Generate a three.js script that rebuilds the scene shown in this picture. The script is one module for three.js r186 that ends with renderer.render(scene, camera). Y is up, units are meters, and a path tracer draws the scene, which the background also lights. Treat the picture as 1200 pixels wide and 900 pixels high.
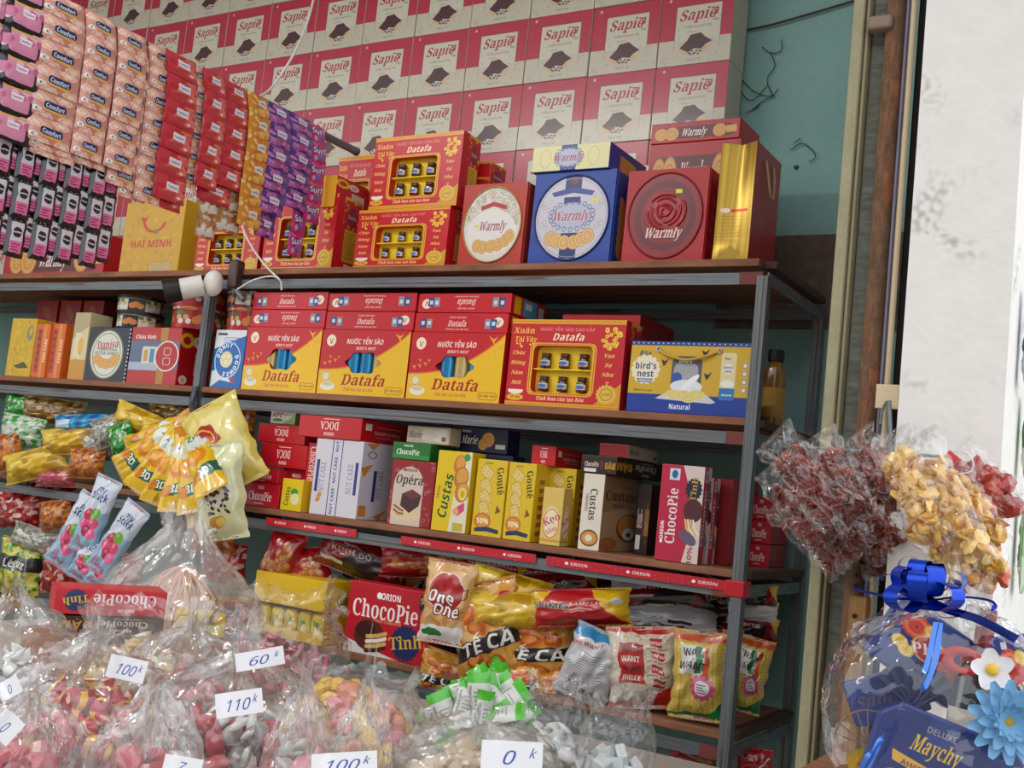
import * as THREE from 'three';
import { RoundedBoxGeometry } from 'three/addons/geometries/RoundedBoxGeometry.js';
import { mergeGeometries, toCreasedNormals } from 'three/addons/utils/BufferGeometryUtils.js';
import { ImprovedNoise } from 'three/addons/math/ImprovedNoise.js';
import { RectAreaLightUniformsLib } from 'three/addons/lights/RectAreaLightUniformsLib.js';

// ---------- camera, sky, lights, exposure ----------
RectAreaLightUniformsLib.init();
const scene = new THREE.Scene();
const FPX = 1290, D2R = Math.PI / 180, EYE = new THREE.Vector3(0, 1.45, 2.6);
const camera = new THREE.PerspectiveCamera(2 * Math.atan(450 / FPX) / D2R, 4 / 3, 0.05, 200);
camera.position.copy(EYE);
camera.rotation.set(5.472 * D2R, 31.546 * D2R, 5.979 * D2R, 'YXZ');
camera.updateMatrixWorld(true);
const renderer = new THREE.WebGLRenderer();
renderer.toneMapping = THREE.LinearToneMapping;
renderer.toneMappingExposure = 1.25;
renderer.shadowMap.enabled = true;
scene.background = new THREE.Color().setRGB(0.93, 0.97, 1.0);      // overcast sky over the street behind the photographer
scene.backgroundIntensity = 1.5;
scene.environment = null;
// tube lamp hung under the ceiling over the counter (the fitting is built below)
const TUBE = [-2.75, 3.42, 1.75];
const tube = new THREE.RectAreaLight(new THREE.Color().setRGB(1, 0.98, 0.93), 90, 1.2, 0.06);
tube.position.set(TUBE[0], TUBE[1] - 0.03, TUBE[2]); tube.lookAt(TUBE[0], 0, TUBE[2]);
scene.add(tube);

// ---------- helpers ----------
const V = (x, y, z) => new THREE.Vector3(x, y, z);
const ray = (u, v) => V((u - 600) / FPX, -(v - 450) / FPX, -1).applyQuaternion(camera.quaternion);
const onZ = (u, v, z) => { const d = ray(u, v); return d.multiplyScalar((z - EYE.z) / d.z).add(EYE); };
const onX = (u, v, x) => { const d = ray(u, v); return d.multiplyScalar((x - EYE.x) / d.x).add(EYE); };
const onY = (u, v, y) => { const d = ray(u, v); return d.multiplyScalar((y - EYE.y) / d.y).add(EYE); };
const rng = (s) => () => { s |= 0; s = s + 0x6D2B79F5 | 0; let t = Math.imul(s ^ s >>> 15, 1 | s); t = t + Math.imul(t ^ t >>> 7, 61 | t) ^ t; return ((t ^ t >>> 14) >>> 0) / 4294967296; };
const R0 = rng(7);
const IN = new ImprovedNoise(), noise = (x, y, z) => IN.noise(x + 31.3, y + 17.7, z + 5.1);
const ridge = (x, y, z) => 1 - 2 * Math.abs(noise(x, y, z));
const taken = {};
const numbered = (n) => { const k = taken[n] = (taken[n] || 0) + 1; return k === 1 ? n : n + '_' + String(k - 1).padStart(3, '0'); };
const lit = (o) => { o.castShadow = o.receiveShadow = true; return o; };
function tag(o, label, category, group, kind) { if (label) o.userData.label = label; if (category) o.userData.category = category; if (group) o.userData.group = group; if (kind) o.userData.kind = kind; return o; }
function thing(name, label, category, group, pos = [0, 0, 0], rotY = 0) { const o = new THREE.Group(); o.name = numbered(name); o.position.set(...pos); o.rotation.y = rotY; scene.add(o); return tag(o, label, category, group); }
function part(parent, name, geo, mat, label) { const m = lit(new THREE.Mesh(geo, mat)); m.name = name; if (label) m.userData.label = label; parent.add(m); return m; }
function solid(name, geo, mat, label, category, group) { const m = lit(new THREE.Mesh(geo, mat)); m.name = numbered(name); scene.add(m); return tag(m, label, category, group); }
function struct(name, geo, mat, label) { const m = lit(new THREE.Mesh(geo, mat)); m.name = name; m.userData.kind = 'structure'; if (label) m.userData.label = label; scene.add(m); return m; }
const bx = (w, h, d, x = 0, y = 0, z = 0) => new THREE.BoxGeometry(w, h, d).translate(x, y, z);
const rb = (w, h, d, r = 0.003, x = 0, y = 0, z = 0) => new RoundedBoxGeometry(w, h, d, 1, Math.min(r, w / 2.1, h / 2.1, d / 2.1)).translate(x, y, z);
const cyl = (r, h, n = 24, r2 = r) => new THREE.CylinderGeometry(r2, r, h, n);
const tubeOf = (pts, r, n = 24, m = 8) => new THREE.TubeGeometry(new THREE.CatmullRomCurve3(pts), n, r, m);
const std = (color, roughness = 0.6, o = {}) => new THREE.MeshStandardMaterial({ color, roughness, ...o });
const phy = (color, roughness = 0.5, o = {}) => new THREE.MeshPhysicalMaterial({ color, roughness, ...o });
const AT = 2048, sheets = [];                       // prints share a few large canvases
function newSheet() { const c = document.createElement('canvas'); c.width = c.height = AT; const t = new THREE.CanvasTexture(c); t.colorSpace = THREE.SRGBColorSpace; sheets.push({ g: c.getContext('2d'), t, x: 0, y: 0, row: 0 }); return sheets[sheets.length - 1]; }
function T(w, h, draw) {
  let s = sheets[sheets.length - 1] || newSheet(); if (s.x + w + 4 > AT) { s.x = 0; s.y += s.row; s.row = 0; } if (s.y + h + 4 > AT) s = newSheet();
  const { g } = s, x = s.x + 2, y = s.y + 2; s.x += w + 4; s.row = Math.max(s.row, h + 4);
  g.save(); g.beginPath(); g.rect(x, y, w, h); g.clip(); g.translate(x, y); draw(g, w, h); g.restore();
  const t = s.t.clone(); t.colorSpace = THREE.SRGBColorSpace; t.offset.set((x + 1) / AT, 1 - (y + h - 1) / AT); t.repeat.set((w - 2) / AT, (h - 2) / AT); t.needsUpdate = true; return t;
}
function grayTex(n, f, rep = 1) { const d = new Uint8Array(n * n * 4); for (let y = 0; y < n; y++) for (let x = 0; x < n; x++) { const v = Math.max(0, Math.min(255, f(x / n, y / n) * 255)); d.set([v, v, v, 255], (y * n + x) * 4); } const t = new THREE.DataTexture(d, n, n); t.magFilter = THREE.LinearFilter; t.wrapS = t.wrapT = THREE.RepeatWrapping; t.repeat.set(rep, rep); t.needsUpdate = true; return t; }
function colTex(w, h, f) { const d = new Uint8Array(w * h * 4); for (let y = 0; y < h; y++) for (let x = 0; x < w; x++) { const c = f(x / w, y / h); d.set([c[0], c[1], c[2], 255].map((q) => Math.max(0, Math.min(255, q))), (y * w + x) * 4); } const t = new THREE.DataTexture(d, w, h); t.magFilter = THREE.LinearFilter; t.wrapS = t.wrapT = THREE.RepeatWrapping; t.colorSpace = THREE.SRGBColorSpace; t.needsUpdate = true; return t; }
// canvas drawing
function fill(g, c, x, y, w, h) { g.fillStyle = c; g.fillRect(x, y, w, h); }
function poly(g, c, pts) { g.fillStyle = c; g.beginPath(); pts.forEach(([x, y], i) => (i ? g.lineTo(x, y) : g.moveTo(x, y))); g.closePath(); g.fill(); }
function disc(g, c, x, y, rx, ry = rx, rot = 0) { g.fillStyle = c; g.beginPath(); g.ellipse(x, y, rx, ry, rot, 0, 7); g.fill(); }
function ringl(g, c, lw, x, y, rx, ry = rx) { g.strokeStyle = c; g.lineWidth = lw; g.beginPath(); g.ellipse(x, y, rx, ry, 0, 0, 7); g.stroke(); }
function stroke(g, c, lw, pts) { g.strokeStyle = c; g.lineWidth = lw; g.lineCap = g.lineJoin = 'round'; g.beginPath(); pts.forEach(([x, y], i) => (i ? g.lineTo(x, y) : g.moveTo(x, y))); g.stroke(); }
const MARKS = { 0x301: [[0, 0], [0.22, -0.16]], 0x300: [[0.22, 0], [0, -0.16]], 0x309: [[0.08, 0], [0.16, -0.08], [0.04, -0.16]], 0x303: [[0, -0.04], [0.08, -0.12], [0.16, -0.04], [0.24, -0.12]], 0x302: [[0, 0], [0.12, -0.12], [0.24, 0]], 0x306: [[0, -0.1], [0.12, 0], [0.24, -0.1]] };
function txt(g, s, x, y, px, c, o = {}) {           // centred lettering, squeezed to o.w when given; the accents are drawn on
  g.save(); g.translate(x, y); if (o.rot) g.rotate(o.rot); if (o.skew) g.transform(1, 0, -o.skew * 1.3, 1, 0, 0);
  const chars = []; for (const ch of s.normalize('NFD')) { const k = ch.codePointAt(0); if (k >= 0x300 && k < 0x340) chars[chars.length - 1].m.push(k); else chars.push({ c: ch === 'Đ' ? 'D' : ch === 'đ' ? 'd' : ch, m: ch === 'Đ' || ch === 'đ' ? [1] : [] }); }
  const b = chars.map((q) => q.c).join('');
  g.font = (o.bold === false ? '' : 'bold ') + px + 'px ' + (o.font || 'sans-serif'); g.textAlign = 'left'; g.textBaseline = 'alphabetic';
  const W = g.measureText(b).width; if (o.w) g.scale(o.w / W, 1); g.translate(-W / 2, px * 0.36);
  if (o.out) { g.lineJoin = 'round'; g.strokeStyle = o.out; g.lineWidth = o.lw || px * 0.16; g.strokeText(b, 0, 0); }
  g.fillStyle = c; g.fillText(b, 0, 0);
  let at = ''; for (const q of chars) { const x0 = g.measureText(at).width, cw = g.measureText(q.c).width, up = q.c !== q.c.toLowerCase(); let lift = up ? 0.76 : 0.58; at += q.c; for (const k of q.m) { if (k === 0x323) disc(g, c, x0 + cw / 2, px * 0.13, px * 0.06); else if (k === 0x31b) stroke(g, c, px * 0.07, [[x0 + cw * 0.86, -px * (up ? 0.68 : 0.5)], [x0 + cw * 1.04, -px * (up ? 0.8 : 0.62)]]); else if (k === 1) stroke(g, c, px * 0.07, [[x0, -px * (up ? 0.36 : 0.62)], [x0 + cw * 0.5, -px * (up ? 0.36 : 0.62)]]); else { stroke(g, c, px * 0.07, MARKS[k].map(([a, e]) => [x0 + cw / 2 + (a - 0.12) * px, (e - lift) * px])); lift += 0.17; } } }
  g.restore();
}
function rrect(g, c, x, y, w, h, r, line) { g.beginPath(); g.roundRect(x, y, w, h, r); if (line) { g.strokeStyle = c; g.lineWidth = line; g.stroke(); } else { g.fillStyle = c; g.fill(); } }
function cookie(g, x, y, r, c = '#e0a552', c2 = '#b97a2c') { disc(g, c2, x, y, r); disc(g, c, x, y, r * 0.9); ringl(g, c2, r * 0.09, x, y, r * 0.55); for (let i = 0; i < 6; i++) disc(g, c2, x + Math.cos(i * 1.05) * r * 0.3, y + Math.sin(i * 1.05) * r * 0.3, r * 0.07); }
function speck(g, w, h, n, cs, s, seed) { const r = rng(seed); for (let i = 0; i < n; i++) disc(g, cs[Math.floor(r() * cs.length)], r() * w, r() * h, s * (0.4 + r()), s * (0.4 + r()), r() * 3); }
function lines(g, c, x, y, w, n, dy, lw = 2, seed = 1) { const r = rng(seed); for (let i = 0; i < n; i++) stroke(g, c, lw, [[x, y + i * dy], [x + w * (0.6 + 0.4 * r()), y + i * dy]]); }
const pm = (t, roughness = 0.38, o = {}) => new THREE.MeshPhysicalMaterial({ map: t, roughness, clearcoat: 0.25, clearcoatRoughness: 0.25, ...o });

// ---------- surfaces ----------
const woodTex = colTex(512, 128, (x, y) => { const n = noise(x * 6, y * 40, 1) + 0.5 * noise(x * 30, y * 160, 2), k = 0.5 + 0.28 * n; return [92 + 100 * k, 56 + 72 * k, 38 + 54 * k]; });
const M = {};
M.wood = std(0xffffff, 0.7, { map: woodTex });
M.woodDark = std(0x4a3326, 0.85);
M.steel = std(0xffffff, 0.45, { metalness: 0.35, map: colTex(256, 256, (x, y) => { const n = noise(x * 9, y * 9, 3) + 0.6 * noise(x * 40, y * 40, 4), k = 112 + 26 * n, r = noise(x * 5, y * 5, 8) > 0.42 ? 1 : 0; return [k - 18 * r, k + 3 - 40 * r, k + 7 - 52 * r]; }) });
M.primer = std(0x7a3a34, 0.7);
M.redTape = std(0xc81824, 0.35);
const tealTex = colTex(512, 512, (x, y) => { const n = 0.5 * noise(x * 7, y * 7, 3) + 0.3 * noise(x * 60, y * 60, 9); const spot = noise(x * 38, y * 38, 6) * noise(x * 11 + 3, y * 11, 2) > 0.30 ? 1 : 0; return [142 + 14 * n - 100 * spot, 184 + 14 * n - 130 * spot, 180 + 12 * n - 130 * spot]; });
M.teal = std(0xffffff, 0.75, { map: tealTex });
M.brownPlaster = std(0xffffff, 0.9, { map: colTex(128, 128, (x, y) => { const n = noise(x * 12, y * 12, 1) + noise(x * 50, y * 50, 2) * 0.6; return [108 + 14 * n, 92 + 13 * n, 86 + 12 * n]; }) });
const stain = (x, y) => Math.max(0, noise(x * 9, y * 9, 12) * 1.5 - 0.4) * Math.max(0, noise(x * 75, y * 75, 5) + 0.2);
M.white = std(0xffffff, 0.85, { map: colTex(512, 512, (x, y) => { const n = noise(x * 20, y * 20, 7), s = 150 * stain(x, y); return [230 + 4 * n - s, 225 + 4 * n - s, 221 + 4 * n - s]; }), bumpMap: grayTex(256, (x, y) => 0.5 + 0.5 * noise(x * 60, y * 60, 3)), bumpScale: 0.0012 });
M.beige = std(0xffffff, 0.55, { map: colTex(128, 256, (x, y) => { const n = noise(x * 10, y * 4, 1) + 0.7 * noise(x * 50, y * 30, 2); return [158 + 12 * n, 150 + 12 * n, 118 + 12 * n]; }) });
M.rust = std(0xffffff, 0.9, { map: colTex(128, 256, (x, y) => { const n = noise(x * 12, y * 16, 5) + 0.7 * noise(x * 50, y * 60, 2), o = Math.max(0, noise(x * 5, y * 6, 9)); return [112 + 26 * n + 50 * o, 84 + 20 * n + 8 * o, 62 + 16 * n]; }) }); M.rust.map.repeat.set(1, 7);
M.greyStrip = std(0xffffff, 0.85, { map: colTex(64, 256, (x, y) => { const n = noise(x * 5, y * 30, 5) + 0.6 * noise(x * 20, y * 90, 2); return [116 + 26 * n, 118 + 26 * n, 108 + 24 * n]; }) });
M.cream = std(0xd9c4a0, 0.45); M.dark = std(0x1c1a1a, 0.9); M.blueGrey = std(0x76748c, 0.5);
M.plaster = std(0xb9b4a8, 0.9); M.floor = std(0x8d877e, 0.8); M.ceil = std(0xc8c6c0, 0.9);
M.laminate = std(0xb4a9a2, 0.5); M.black = std(0x141416, 0.5); M.whiteP = std(0xe6e4df, 0.4); M.red = phy(0xc2121f, 0.35, { clearcoat: 0.3 }); M.darkRed = std(0x7c1320, 0.5); M.yellow = std(0xe8b708, 0.4);
const crump = grayTex(256, (x, y) => { let s = 0; for (const [f, a] of [[4, 0.6], [9, 0.3], [20, 0.1]]) s += a * (1 - Math.abs(2 * noise(x * f, y * f, f))); return s * 0.8; });
const filmOf = (tr, r, bump = 0.008) => phy(0xffffff, r, { transmission: tr, thickness: 0, ior: 1.7, clearcoat: 1, clearcoatRoughness: 0.1, bumpMap: crump, bumpScale: bump, side: THREE.DoubleSide });   // both faces of a film reflect
M.film = filmOf(0.965, 0.1); M.filmSoft = filmOf(0.93, 0.14); M.filmHazy = filmOf(0.84, 0.16); M.filmClear = filmOf(1, 0.05, 0.003);

function metric(g, k = 1) { const P = g.attributes.position, Nn = g.attributes.normal, U = g.attributes.uv; for (let i = 0; i < P.count; i++) { const ax = Math.abs(Nn.getX(i)), ay = Math.abs(Nn.getY(i)); U.setXY(i, (ax > 0.7 ? P.getZ(i) : P.getX(i)) * k, (ay > 0.7 ? P.getZ(i) : P.getY(i)) * k); } return g; }
// ---------- the setting ----------
struct('floor', bx(16, 0.1, 14, -3, -0.05, 4), M.floor);
struct('ceiling', bx(7.2, 0.15, 2.9, -3.3, 4.15, 0.72), M.ceil);
struct('wall_back', metric(bx(7.2, 4.2, 0.12, -3.3, 2.1, -0.6), 0.8), M.teal, 'teal painted wall with dark scuffs');
struct('wall_street', bx(18, 4.6, 0.3, -3, 2.3, 10), std(0x9a958c, 0.9), 'row of house fronts across the street');
struct('wall_left', bx(0.12, 4.2, 2.9, -6.9, 2.1, 0.72), M.plaster);
{ // the right hand side: end wall with its white plastered face, door frame and pipes
  const zf = 0.42, x = (u, v = 330) => onZ(u, v, zf).x;
  struct('wall_right', metric(bx(0.18, 4.2, 1.02, onZ(1061, 330, 0.5).x + 0.09 + 0.005, 2.1, 0)), M.white, 'white plastered wall end with grey scuffs');
  const col = (name, u0, u1, z0, z1, m) => struct(name, metric(rb(x(u1) - x(u0), 4.1, z0 - z1, 0.004, (x(u0) + x(u1)) / 2, 2.05, (z0 + z1) / 2), 2.5), m);
  col('trim_1', 975, 989, 0.42, 0.36, M.beige); col('trim_2', 989.6, 994, 0.41, 0.36, M.beige); col('trim_3', 994.5, 1014, 0.385, 0.34, M.greyStrip);
  const rp = struct('trim_4', cyl((x(1040) - x(1013)) / 2, 4.1, 20).translate((x(1013) + x(1040)) / 2, 2.05, 0.4), M.rust, 'rusty brown steel pipe');
  part(rp, 'bracket', rb(0.05, 0.03, 0.03, 0.008, x(1013) - 0.005, onZ(1018, 30, 0.42).y, 0.42), std(0x8d7468, 0.6));
  col('trim_5', 1040.5, 1044, 0.43, 0.36, M.blueGrey);
  struct('trim_6', cyl((x(1052) - x(1044)) / 2, 4.1, 16).translate((x(1044) + x(1052)) / 2, 2.05, 0.42), M.cream, 'cream plastic conduit');
  col('trim_7', 1051.5, 1067, 0.4, 0.05, M.dark);
  struct('trim_8', metric(bx(0.75, 0.28, 0.012, -0.85, onZ(960, 275, -0.53).y - 0.14, -0.534), 3), M.brownPlaster, 'bare brown plaster patch');
}
{ // lower wooden jamb seen under the snack bags
  const a = onZ(979, 750, 0.43), b = onZ(997, 750, 0.43), c = onZ(1018, 750, 0.43);
  const j = thing('door_jamb', 'bare wooden jamb board with screw holes under the snack bags', 'board', null, [0, 0, 0]);
  part(j, 'board', rb(c.x - b.x, 1.32, 0.03, 0.003, (b.x + c.x) / 2, 0.66, 0.45), std(0xffffff, 0.8, { map: colTex(64, 256, (x, y) => { const n = noise(x * 14, y * 5, 3) + noise(x * 60, y * 12, 3) * 0.5; return [150 + 26 * n, 112 + 24 * n, 66 + 18 * n]; }) }));
  for (const v of [674, 686, 722]) part(j, 'screw_hole', cyl(0.0045, 0.004, 12).rotateX(Math.PI / 2).translate((b.x + c.x) / 2 - 0.004, onZ(1003, v, 0.466).y, 0.4655), M.dark);
}
{ const p = onZ(1042, 466, 0.45), h = thing('wall_hook_plate', 'cream plastic hook plate with a keyhole fixed over the conduit', 'hook', null, [p.x, p.y, 0.462]);
  const s = new THREE.Shape(); s.moveTo(-0.02, -0.022); s.lineTo(0.02, -0.022); s.lineTo(0.02, 0.022); s.lineTo(-0.02, 0.022); const ho = new THREE.Path(); ho.absellipse(0.004, 0.006, 0.004, 0.006, 0, 6.3); s.holes.push(ho);
  part(h, 'plate', new THREE.ExtrudeGeometry(s, { depth: 0.006, bevelSize: 0.001, bevelThickness: 0.001, bevelSegments: 1 }), M.cream);
  part(h, 'hook', tubeOf([V(0, -0.01, 0.006), V(-0.004, -0.03, 0.02), V(-0.004, -0.06, 0.025), V(0, -0.075, 0.045), V(0.004, -0.06, 0.06)], 0.003), M.steel); }
struct('door_1', rb(0.24, 2.3, 0.03, 0.003, -0.10, 1.5, -0.35), std(0xa9c2b4, 0.6));

// ---------- the steel shelf rack ----------
const S = [2.087, 1.686, 1.314, 0.93, 0.55];          // board tops, top shelf first
const XR = -0.9, XL = -2.83, XF = -4.9;
{
  const rack = thing('shelf_rack', 'grey steel shelf rack with brown wooden boards along the teal wall', 'shelf');
  const post = (x, z, top) => part(rack, 'post', mergeGeometries([bx(0.028, top, 0.004, x + 0.014, top / 2, z), bx(0.004, top, 0.028, x + 0.026, top / 2, z - 0.014)]), M.steel);
  for (const x of [XR - 0.014, XL - 0.014, XF]) { post(x, 0.006, x === XR - 0.014 ? 2.04 : 2.06); post(x, -0.49, 2.06); }
  S.forEach((y, i) => {
    for (const [a, b] of [[XF + 0.03, XL - 0.016], [XL + 0.016, XR - 0.016]]) {
      const w = b - a, n = 3;
      for (let k = 0; k < n; k++) { const g = rb(w, 0.02, 0.155, 0.003, (a + b) / 2, y - 0.01, -0.08 - k * 0.162); metric(g, 1.2); part(rack, 'board', g, M.wood); }
      part(rack, 'front_beam', bx(w, 0.03, 0.004, (a + b) / 2, y - 0.052, -0.004), M.steel); part(rack, 'back_beam', bx(w, 0.03, 0.004, (a + b) / 2, y - 0.052, -0.484), M.steel);
    }
    part(rack, 'end_board', rb(0.034, 0.02, 0.45, 0.003, XR + 0.004, y - 0.011, -0.26), M.woodDark);
    for (const x of [XR, XL, XF + 0.02]) part(rack, 'side_rail', bx(0.004, 0.03, 0.47, x + 0.008, y - 0.05, -0.245), M.steel);
    if (i < 4) part(rack, 'corner_plate', bx(0.06, 0.032, 0.003, XR - 0.032, y - 0.052, 0.0005), M.primer, 'red primer weld patch');
  });
  // printed strip taped under the third shelf
  const strip = pm(T(512, 32, (g, w, h) => { fill(g, '#c3142a', 0, 0, w, h); for (let i = 0; i < 3; i++) { disc(g, '#fff', 60 + i * 170, 16, 5); txt(g, 'ORION', 95 + i * 170, 16, 15, '#f6d9d9'); } for (let i = 0; i < 60; i++) disc(g, '#e8b0a0', (i * 53) % 512, (i * 7) % 32, 1.2); }), 0.35);
  const seg = [[onZ(312, 608, 0.003).x, onZ(418, 622, 0.003).x], [onZ(470, 632, 0.003).x, onZ(628, 655, 0.003).x], [onZ(640, 660, 0.003).x, XR + 0.004]];
  for (const [a, b] of seg) { const m = part(rack, 'shelf_strip', bx(b - a, 0.024, 0.0016, (a + b) / 2, S[2] - 0.04, 0.0035), strip, 'red printed strip'); m.rotation.x = 0; }
  part(rack, 'corner_tape', rb(0.05, 0.04, 0.05, 0.004, XR - 0.004, S[2] - 0.044, -0.0125), M.redTape, 'red tape wrapped round the corner');
}

// ---------- printed cartons ----------
// box(): px = [bottom-left u,v, bottom-right u,v, top-left u,v] on the plane z; y0 = what it stands on
const geoCache = new Map();
function boxGeo(w, h, d) { const k = [w, h, d].map((q) => q.toFixed(3)).join(); if (!geoCache.has(k)) geoCache.set(k, rb(w, h, d, 0.0025, 0, h / 2, 0)); return geoCache.get(k); }
function span(px, z) { const a = onZ(px[0], px[1], z), b = onZ(px[2], px[3], z), c = onZ(px[4], px[5], z); return { x0: a.x, x1: b.x, y0: a.y, y1: c.y }; }
function box(name, label, category, group, px, z, y0, d, mats, o = {}) {
  const s = Array.isArray(px) ? span(px, z) : px, w = o.w || s.x1 - s.x0, h = o.h || s.y1 - y0;
  const [front, side, top] = mats, m = lit(new THREE.Mesh(boxGeo(w, h, d), [side, side, top || side, side, front, front]));
  m.name = numbered(name); m.position.set((s.x0 + s.x1) / 2, y0, z - d / 2); if (o.rot) m.rotation.y = o.rot; scene.add(m);
  tag(m, label, category, group); m.userData.top = y0 + h; m.userData.s = { x0: s.x0, x1: s.x0 + w, y0, y1: y0 + h };
  return m;
}
const topOf = (m) => m.userData.top + 0.001;

const RED = '#c8102a', GOLD = '#f0b41c';
const TX = {};
TX.sapie = T(384, 360, (g, w, h) => {
  fill(g, '#cdc6b4', 0, 0, w, h); fill(g, '#bd1a3e', 0, 0, w, h * 0.64);
  const r = rng(3); for (let i = 0; i < 26; i++) stroke(g, i % 2 ? 'rgba(235,170,180,.35)' : 'rgba(120,20,40,.3)', 1.2, [[r() * w, r() * h * 0.6], [r() * w, r() * h * 0.6]].map(([x, y], k, a) => [k ? a[0][0] + 40 * r() - 10 : x, k ? a[0][1] + 30 * r() - 15 : y]));
  disc(g, '#e2b4b4', w * 0.12, h * 0.07, 8); fill(g, '#d6d0be', w * 0.22, h * 0.17, w * 0.62, h * 0.63); g.strokeStyle = '#5a4a42'; g.lineWidth = 2; g.strokeRect(w * 0.22, h * 0.17, w * 0.62, h * 0.63); fill(g, '#cdc6b4', w * 0.22, h * 0.66, w * 0.62, h * 0.2);
  txt(g, 'Sapie', w * 0.53, h * 0.3, 74, '#b11a30', { font: 'serif', skew: 0.22, w: w * 0.5 }); stroke(g, '#b11a30', 7, [[w * 0.7, h * 0.24], [w * 0.79, h * 0.25], [w * 0.78, h * 0.32], [w * 0.73, h * 0.34]]);
  txt(g, 'GOLD', w * 0.77, h * 0.405, 12, '#6a5a50'); txt(g, 'CHOCOLATE PIE', w * 0.53, h * 0.47, 17, '#7a6c60', { w: w * 0.38, bold: false }); txt(g, 'hương vị', w * 0.45, h * 0.54, 11, '#9a8c80');
  poly(g, '#4a1820', [[w * .4, h * .66], [w * .44, h * .585], [w * .58, h * .57], [w * .64, h * .63], [w * .74, h * .7], [w * .66, h * .74], [w * .6, h * .8], [w * .5, h * .78], [w * .42, h * .83], [w * .3, h * .76]]); poly(g, '#d9b98c', [[w * .6, h * .8], [w * .75, h * .71], [w * .74, h * .78], [w * .62, h * .86]]); poly(g, '#d9b98c', [[w * .3, h * .77], [w * .43, h * .83], [w * .4, h * .87], [w * .29, h * .82]]);
  speck(g, w * .3, 1, 1, ['#4a1820'], 2, 1); for (let i = 0; i < 9; i++) disc(g, '#4a1820', w * (.44 + .02 * i), h * (.84 + .025 * Math.sin(i * 2.3)), 6, 4); txt(g, '336g (12 x 28g)', w * .5, h * .93, 12, '#7a6c60', { bold: false }); lines(g, '#a59c8c', w * .04, h * .88, 50, 4, 8, 1.5, 4); speck(g, w, h, 90, ['rgba(90,80,70,.18)'], 5, 8);
});
function datafaWord(g, x, y, px, c, w) { txt(g, 'Datafa', x, y, px, c, { skew: 0.18, w, font: 'serif' }); }
TX.gift = T(640, 500, (g, w, h) => {
  fill(g, '#c9101f', 0, 0, w, h); fill(g, '#e9a522', 0, 0, w, 26); for (let i = 0; i < 52; i++) disc(g, '#c97a12', 6 + i * 12.4, 13, 4.2); fill(g, '#e9a522', 0, h - 24, w, 24); for (let i = 0; i < 52; i++) disc(g, '#c97a12', 6 + i * 12.4, h - 12, 4);
  txt(g, 'NƯỚC YẾN SÀO CAO CẤP', w * .5, h * .115, 26, '#e58a80', { w: w * .48 }); txt(g, 'Datafa', w * .52, h * .2, 56, '#fbe6c0', { skew: .2, w: w * .28 });
  rrect(g, '#efb62a', w * .19, h * .27, w * .58, h * .6, 34); rrect(g, '#c9101f', w * .205, h * .29, w * .55, h * .56, 28, 3); for (let i = 0; i < 90; i++) { const t = i / 90 * 4, s = t % 1, q = Math.floor(t); const p = q === 0 ? [s, 0] : q === 1 ? [1, s] : q === 2 ? [1 - s, 1] : [0, 1 - s]; disc(g, '#b06a12', w * (.2 + .56 * p[0]), h * (.28 + .58 * p[1]), 3); }
  txt(g, 'Xuân', w * .12, h * .13, 46, '#f6c93a', { skew: .1, font: 'serif' }); txt(g, 'Tài Vây', w * .14, h * .235, 44, '#f6c93a', { skew: .1, font: 'serif', w: w * .2 });
  ['Chúc', 'Mừng', 'Năm', 'Mới'].forEach((s, i) => txt(g, s, w * .09, h * (.39 + i * .115), 30, '#f4cf60', { font: 'serif', skew: .2 })); ['Vạn', 'Sự', 'Như', 'Ý'].forEach((s, i) => txt(g, s, w * .88, h * (.4 + i * .105), 30, '#f4cf60', { font: 'serif', skew: .2 }));
  const r = rng(5); for (let i = 0; i < 26; i++) { const x = w * (.8 + .17 * r()), y = h * (.1 + .22 * r()); for (let k = 0; k < 5; k++) disc(g, '#f6cf3c', x + Math.cos(k * 1.256) * 7, y + Math.sin(k * 1.256) * 7, 5); disc(g, '#d86a1a', x, y, 4); } for (let i = 0; i < 7; i++) disc(g, '#f6cf3c', w * (.05 + .16 * r()), h * (.28 + .05 * r()), 6);
  poly(g, '#d39a24', [[w, h * .7], [w, h * .95], [w * .78, h * .95]]); disc(g, '#e7b93c', w * .88, h * .83, 46); for (let i = 0; i < 16; i++) disc(g, '#e7b93c', w * .88 + 46 * Math.cos(i * .393), h * .83 + 46 * Math.sin(i * .393), 9); ringl(g, '#a8701a', 4, w * .88, h * .83, 32); txt(g, '3 HŨ', w * .88, h * .83, 20, '#8a5a10');
  disc(g, '#f4ecdc', w * .09, h * .83, 44, 20); fill(g, '#c9101f', w * .02, h * .78, w * .14, h * .035); disc(g, '#efb62a', w * .09, h * .905, 48, 18); txt(g, 'TỔ YẾN', w * .09, h * .905, 17, '#8a2010');
  txt(g, 'Tinh hoa của tạo hóa', w * .49, h * .905, 30, '#fbe0a0', { font: 'serif', skew: .2, w: w * .42 });
});
TX.giftSide = T(160, 320, (g, w, h) => { fill(g, '#c9101f', 0, 0, w, h); fill(g, '#e9a522', 0, 0, w, 14); fill(g, '#e9a522', 0, h - 14, w, 14); speck(g, w, h * .4, 26, ['#e2b23a', '#d98a2a'], 9, 3); disc(g, '#8e1640', w * .5, h * .25, 46, 42); txt(g, 'Datafa', w * .5, h * .25, 24, '#e8b8c0'); fill(g, '#e0b42e', w * .14, h * .42, w * .72, h * .42); lines(g, '#7a5a10', w * .18, h * .46, w * .6, 12, 10, 3, 2); fill(g, '#ddd', w * .3, h * .87, w * .4, h * .06); });
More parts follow.
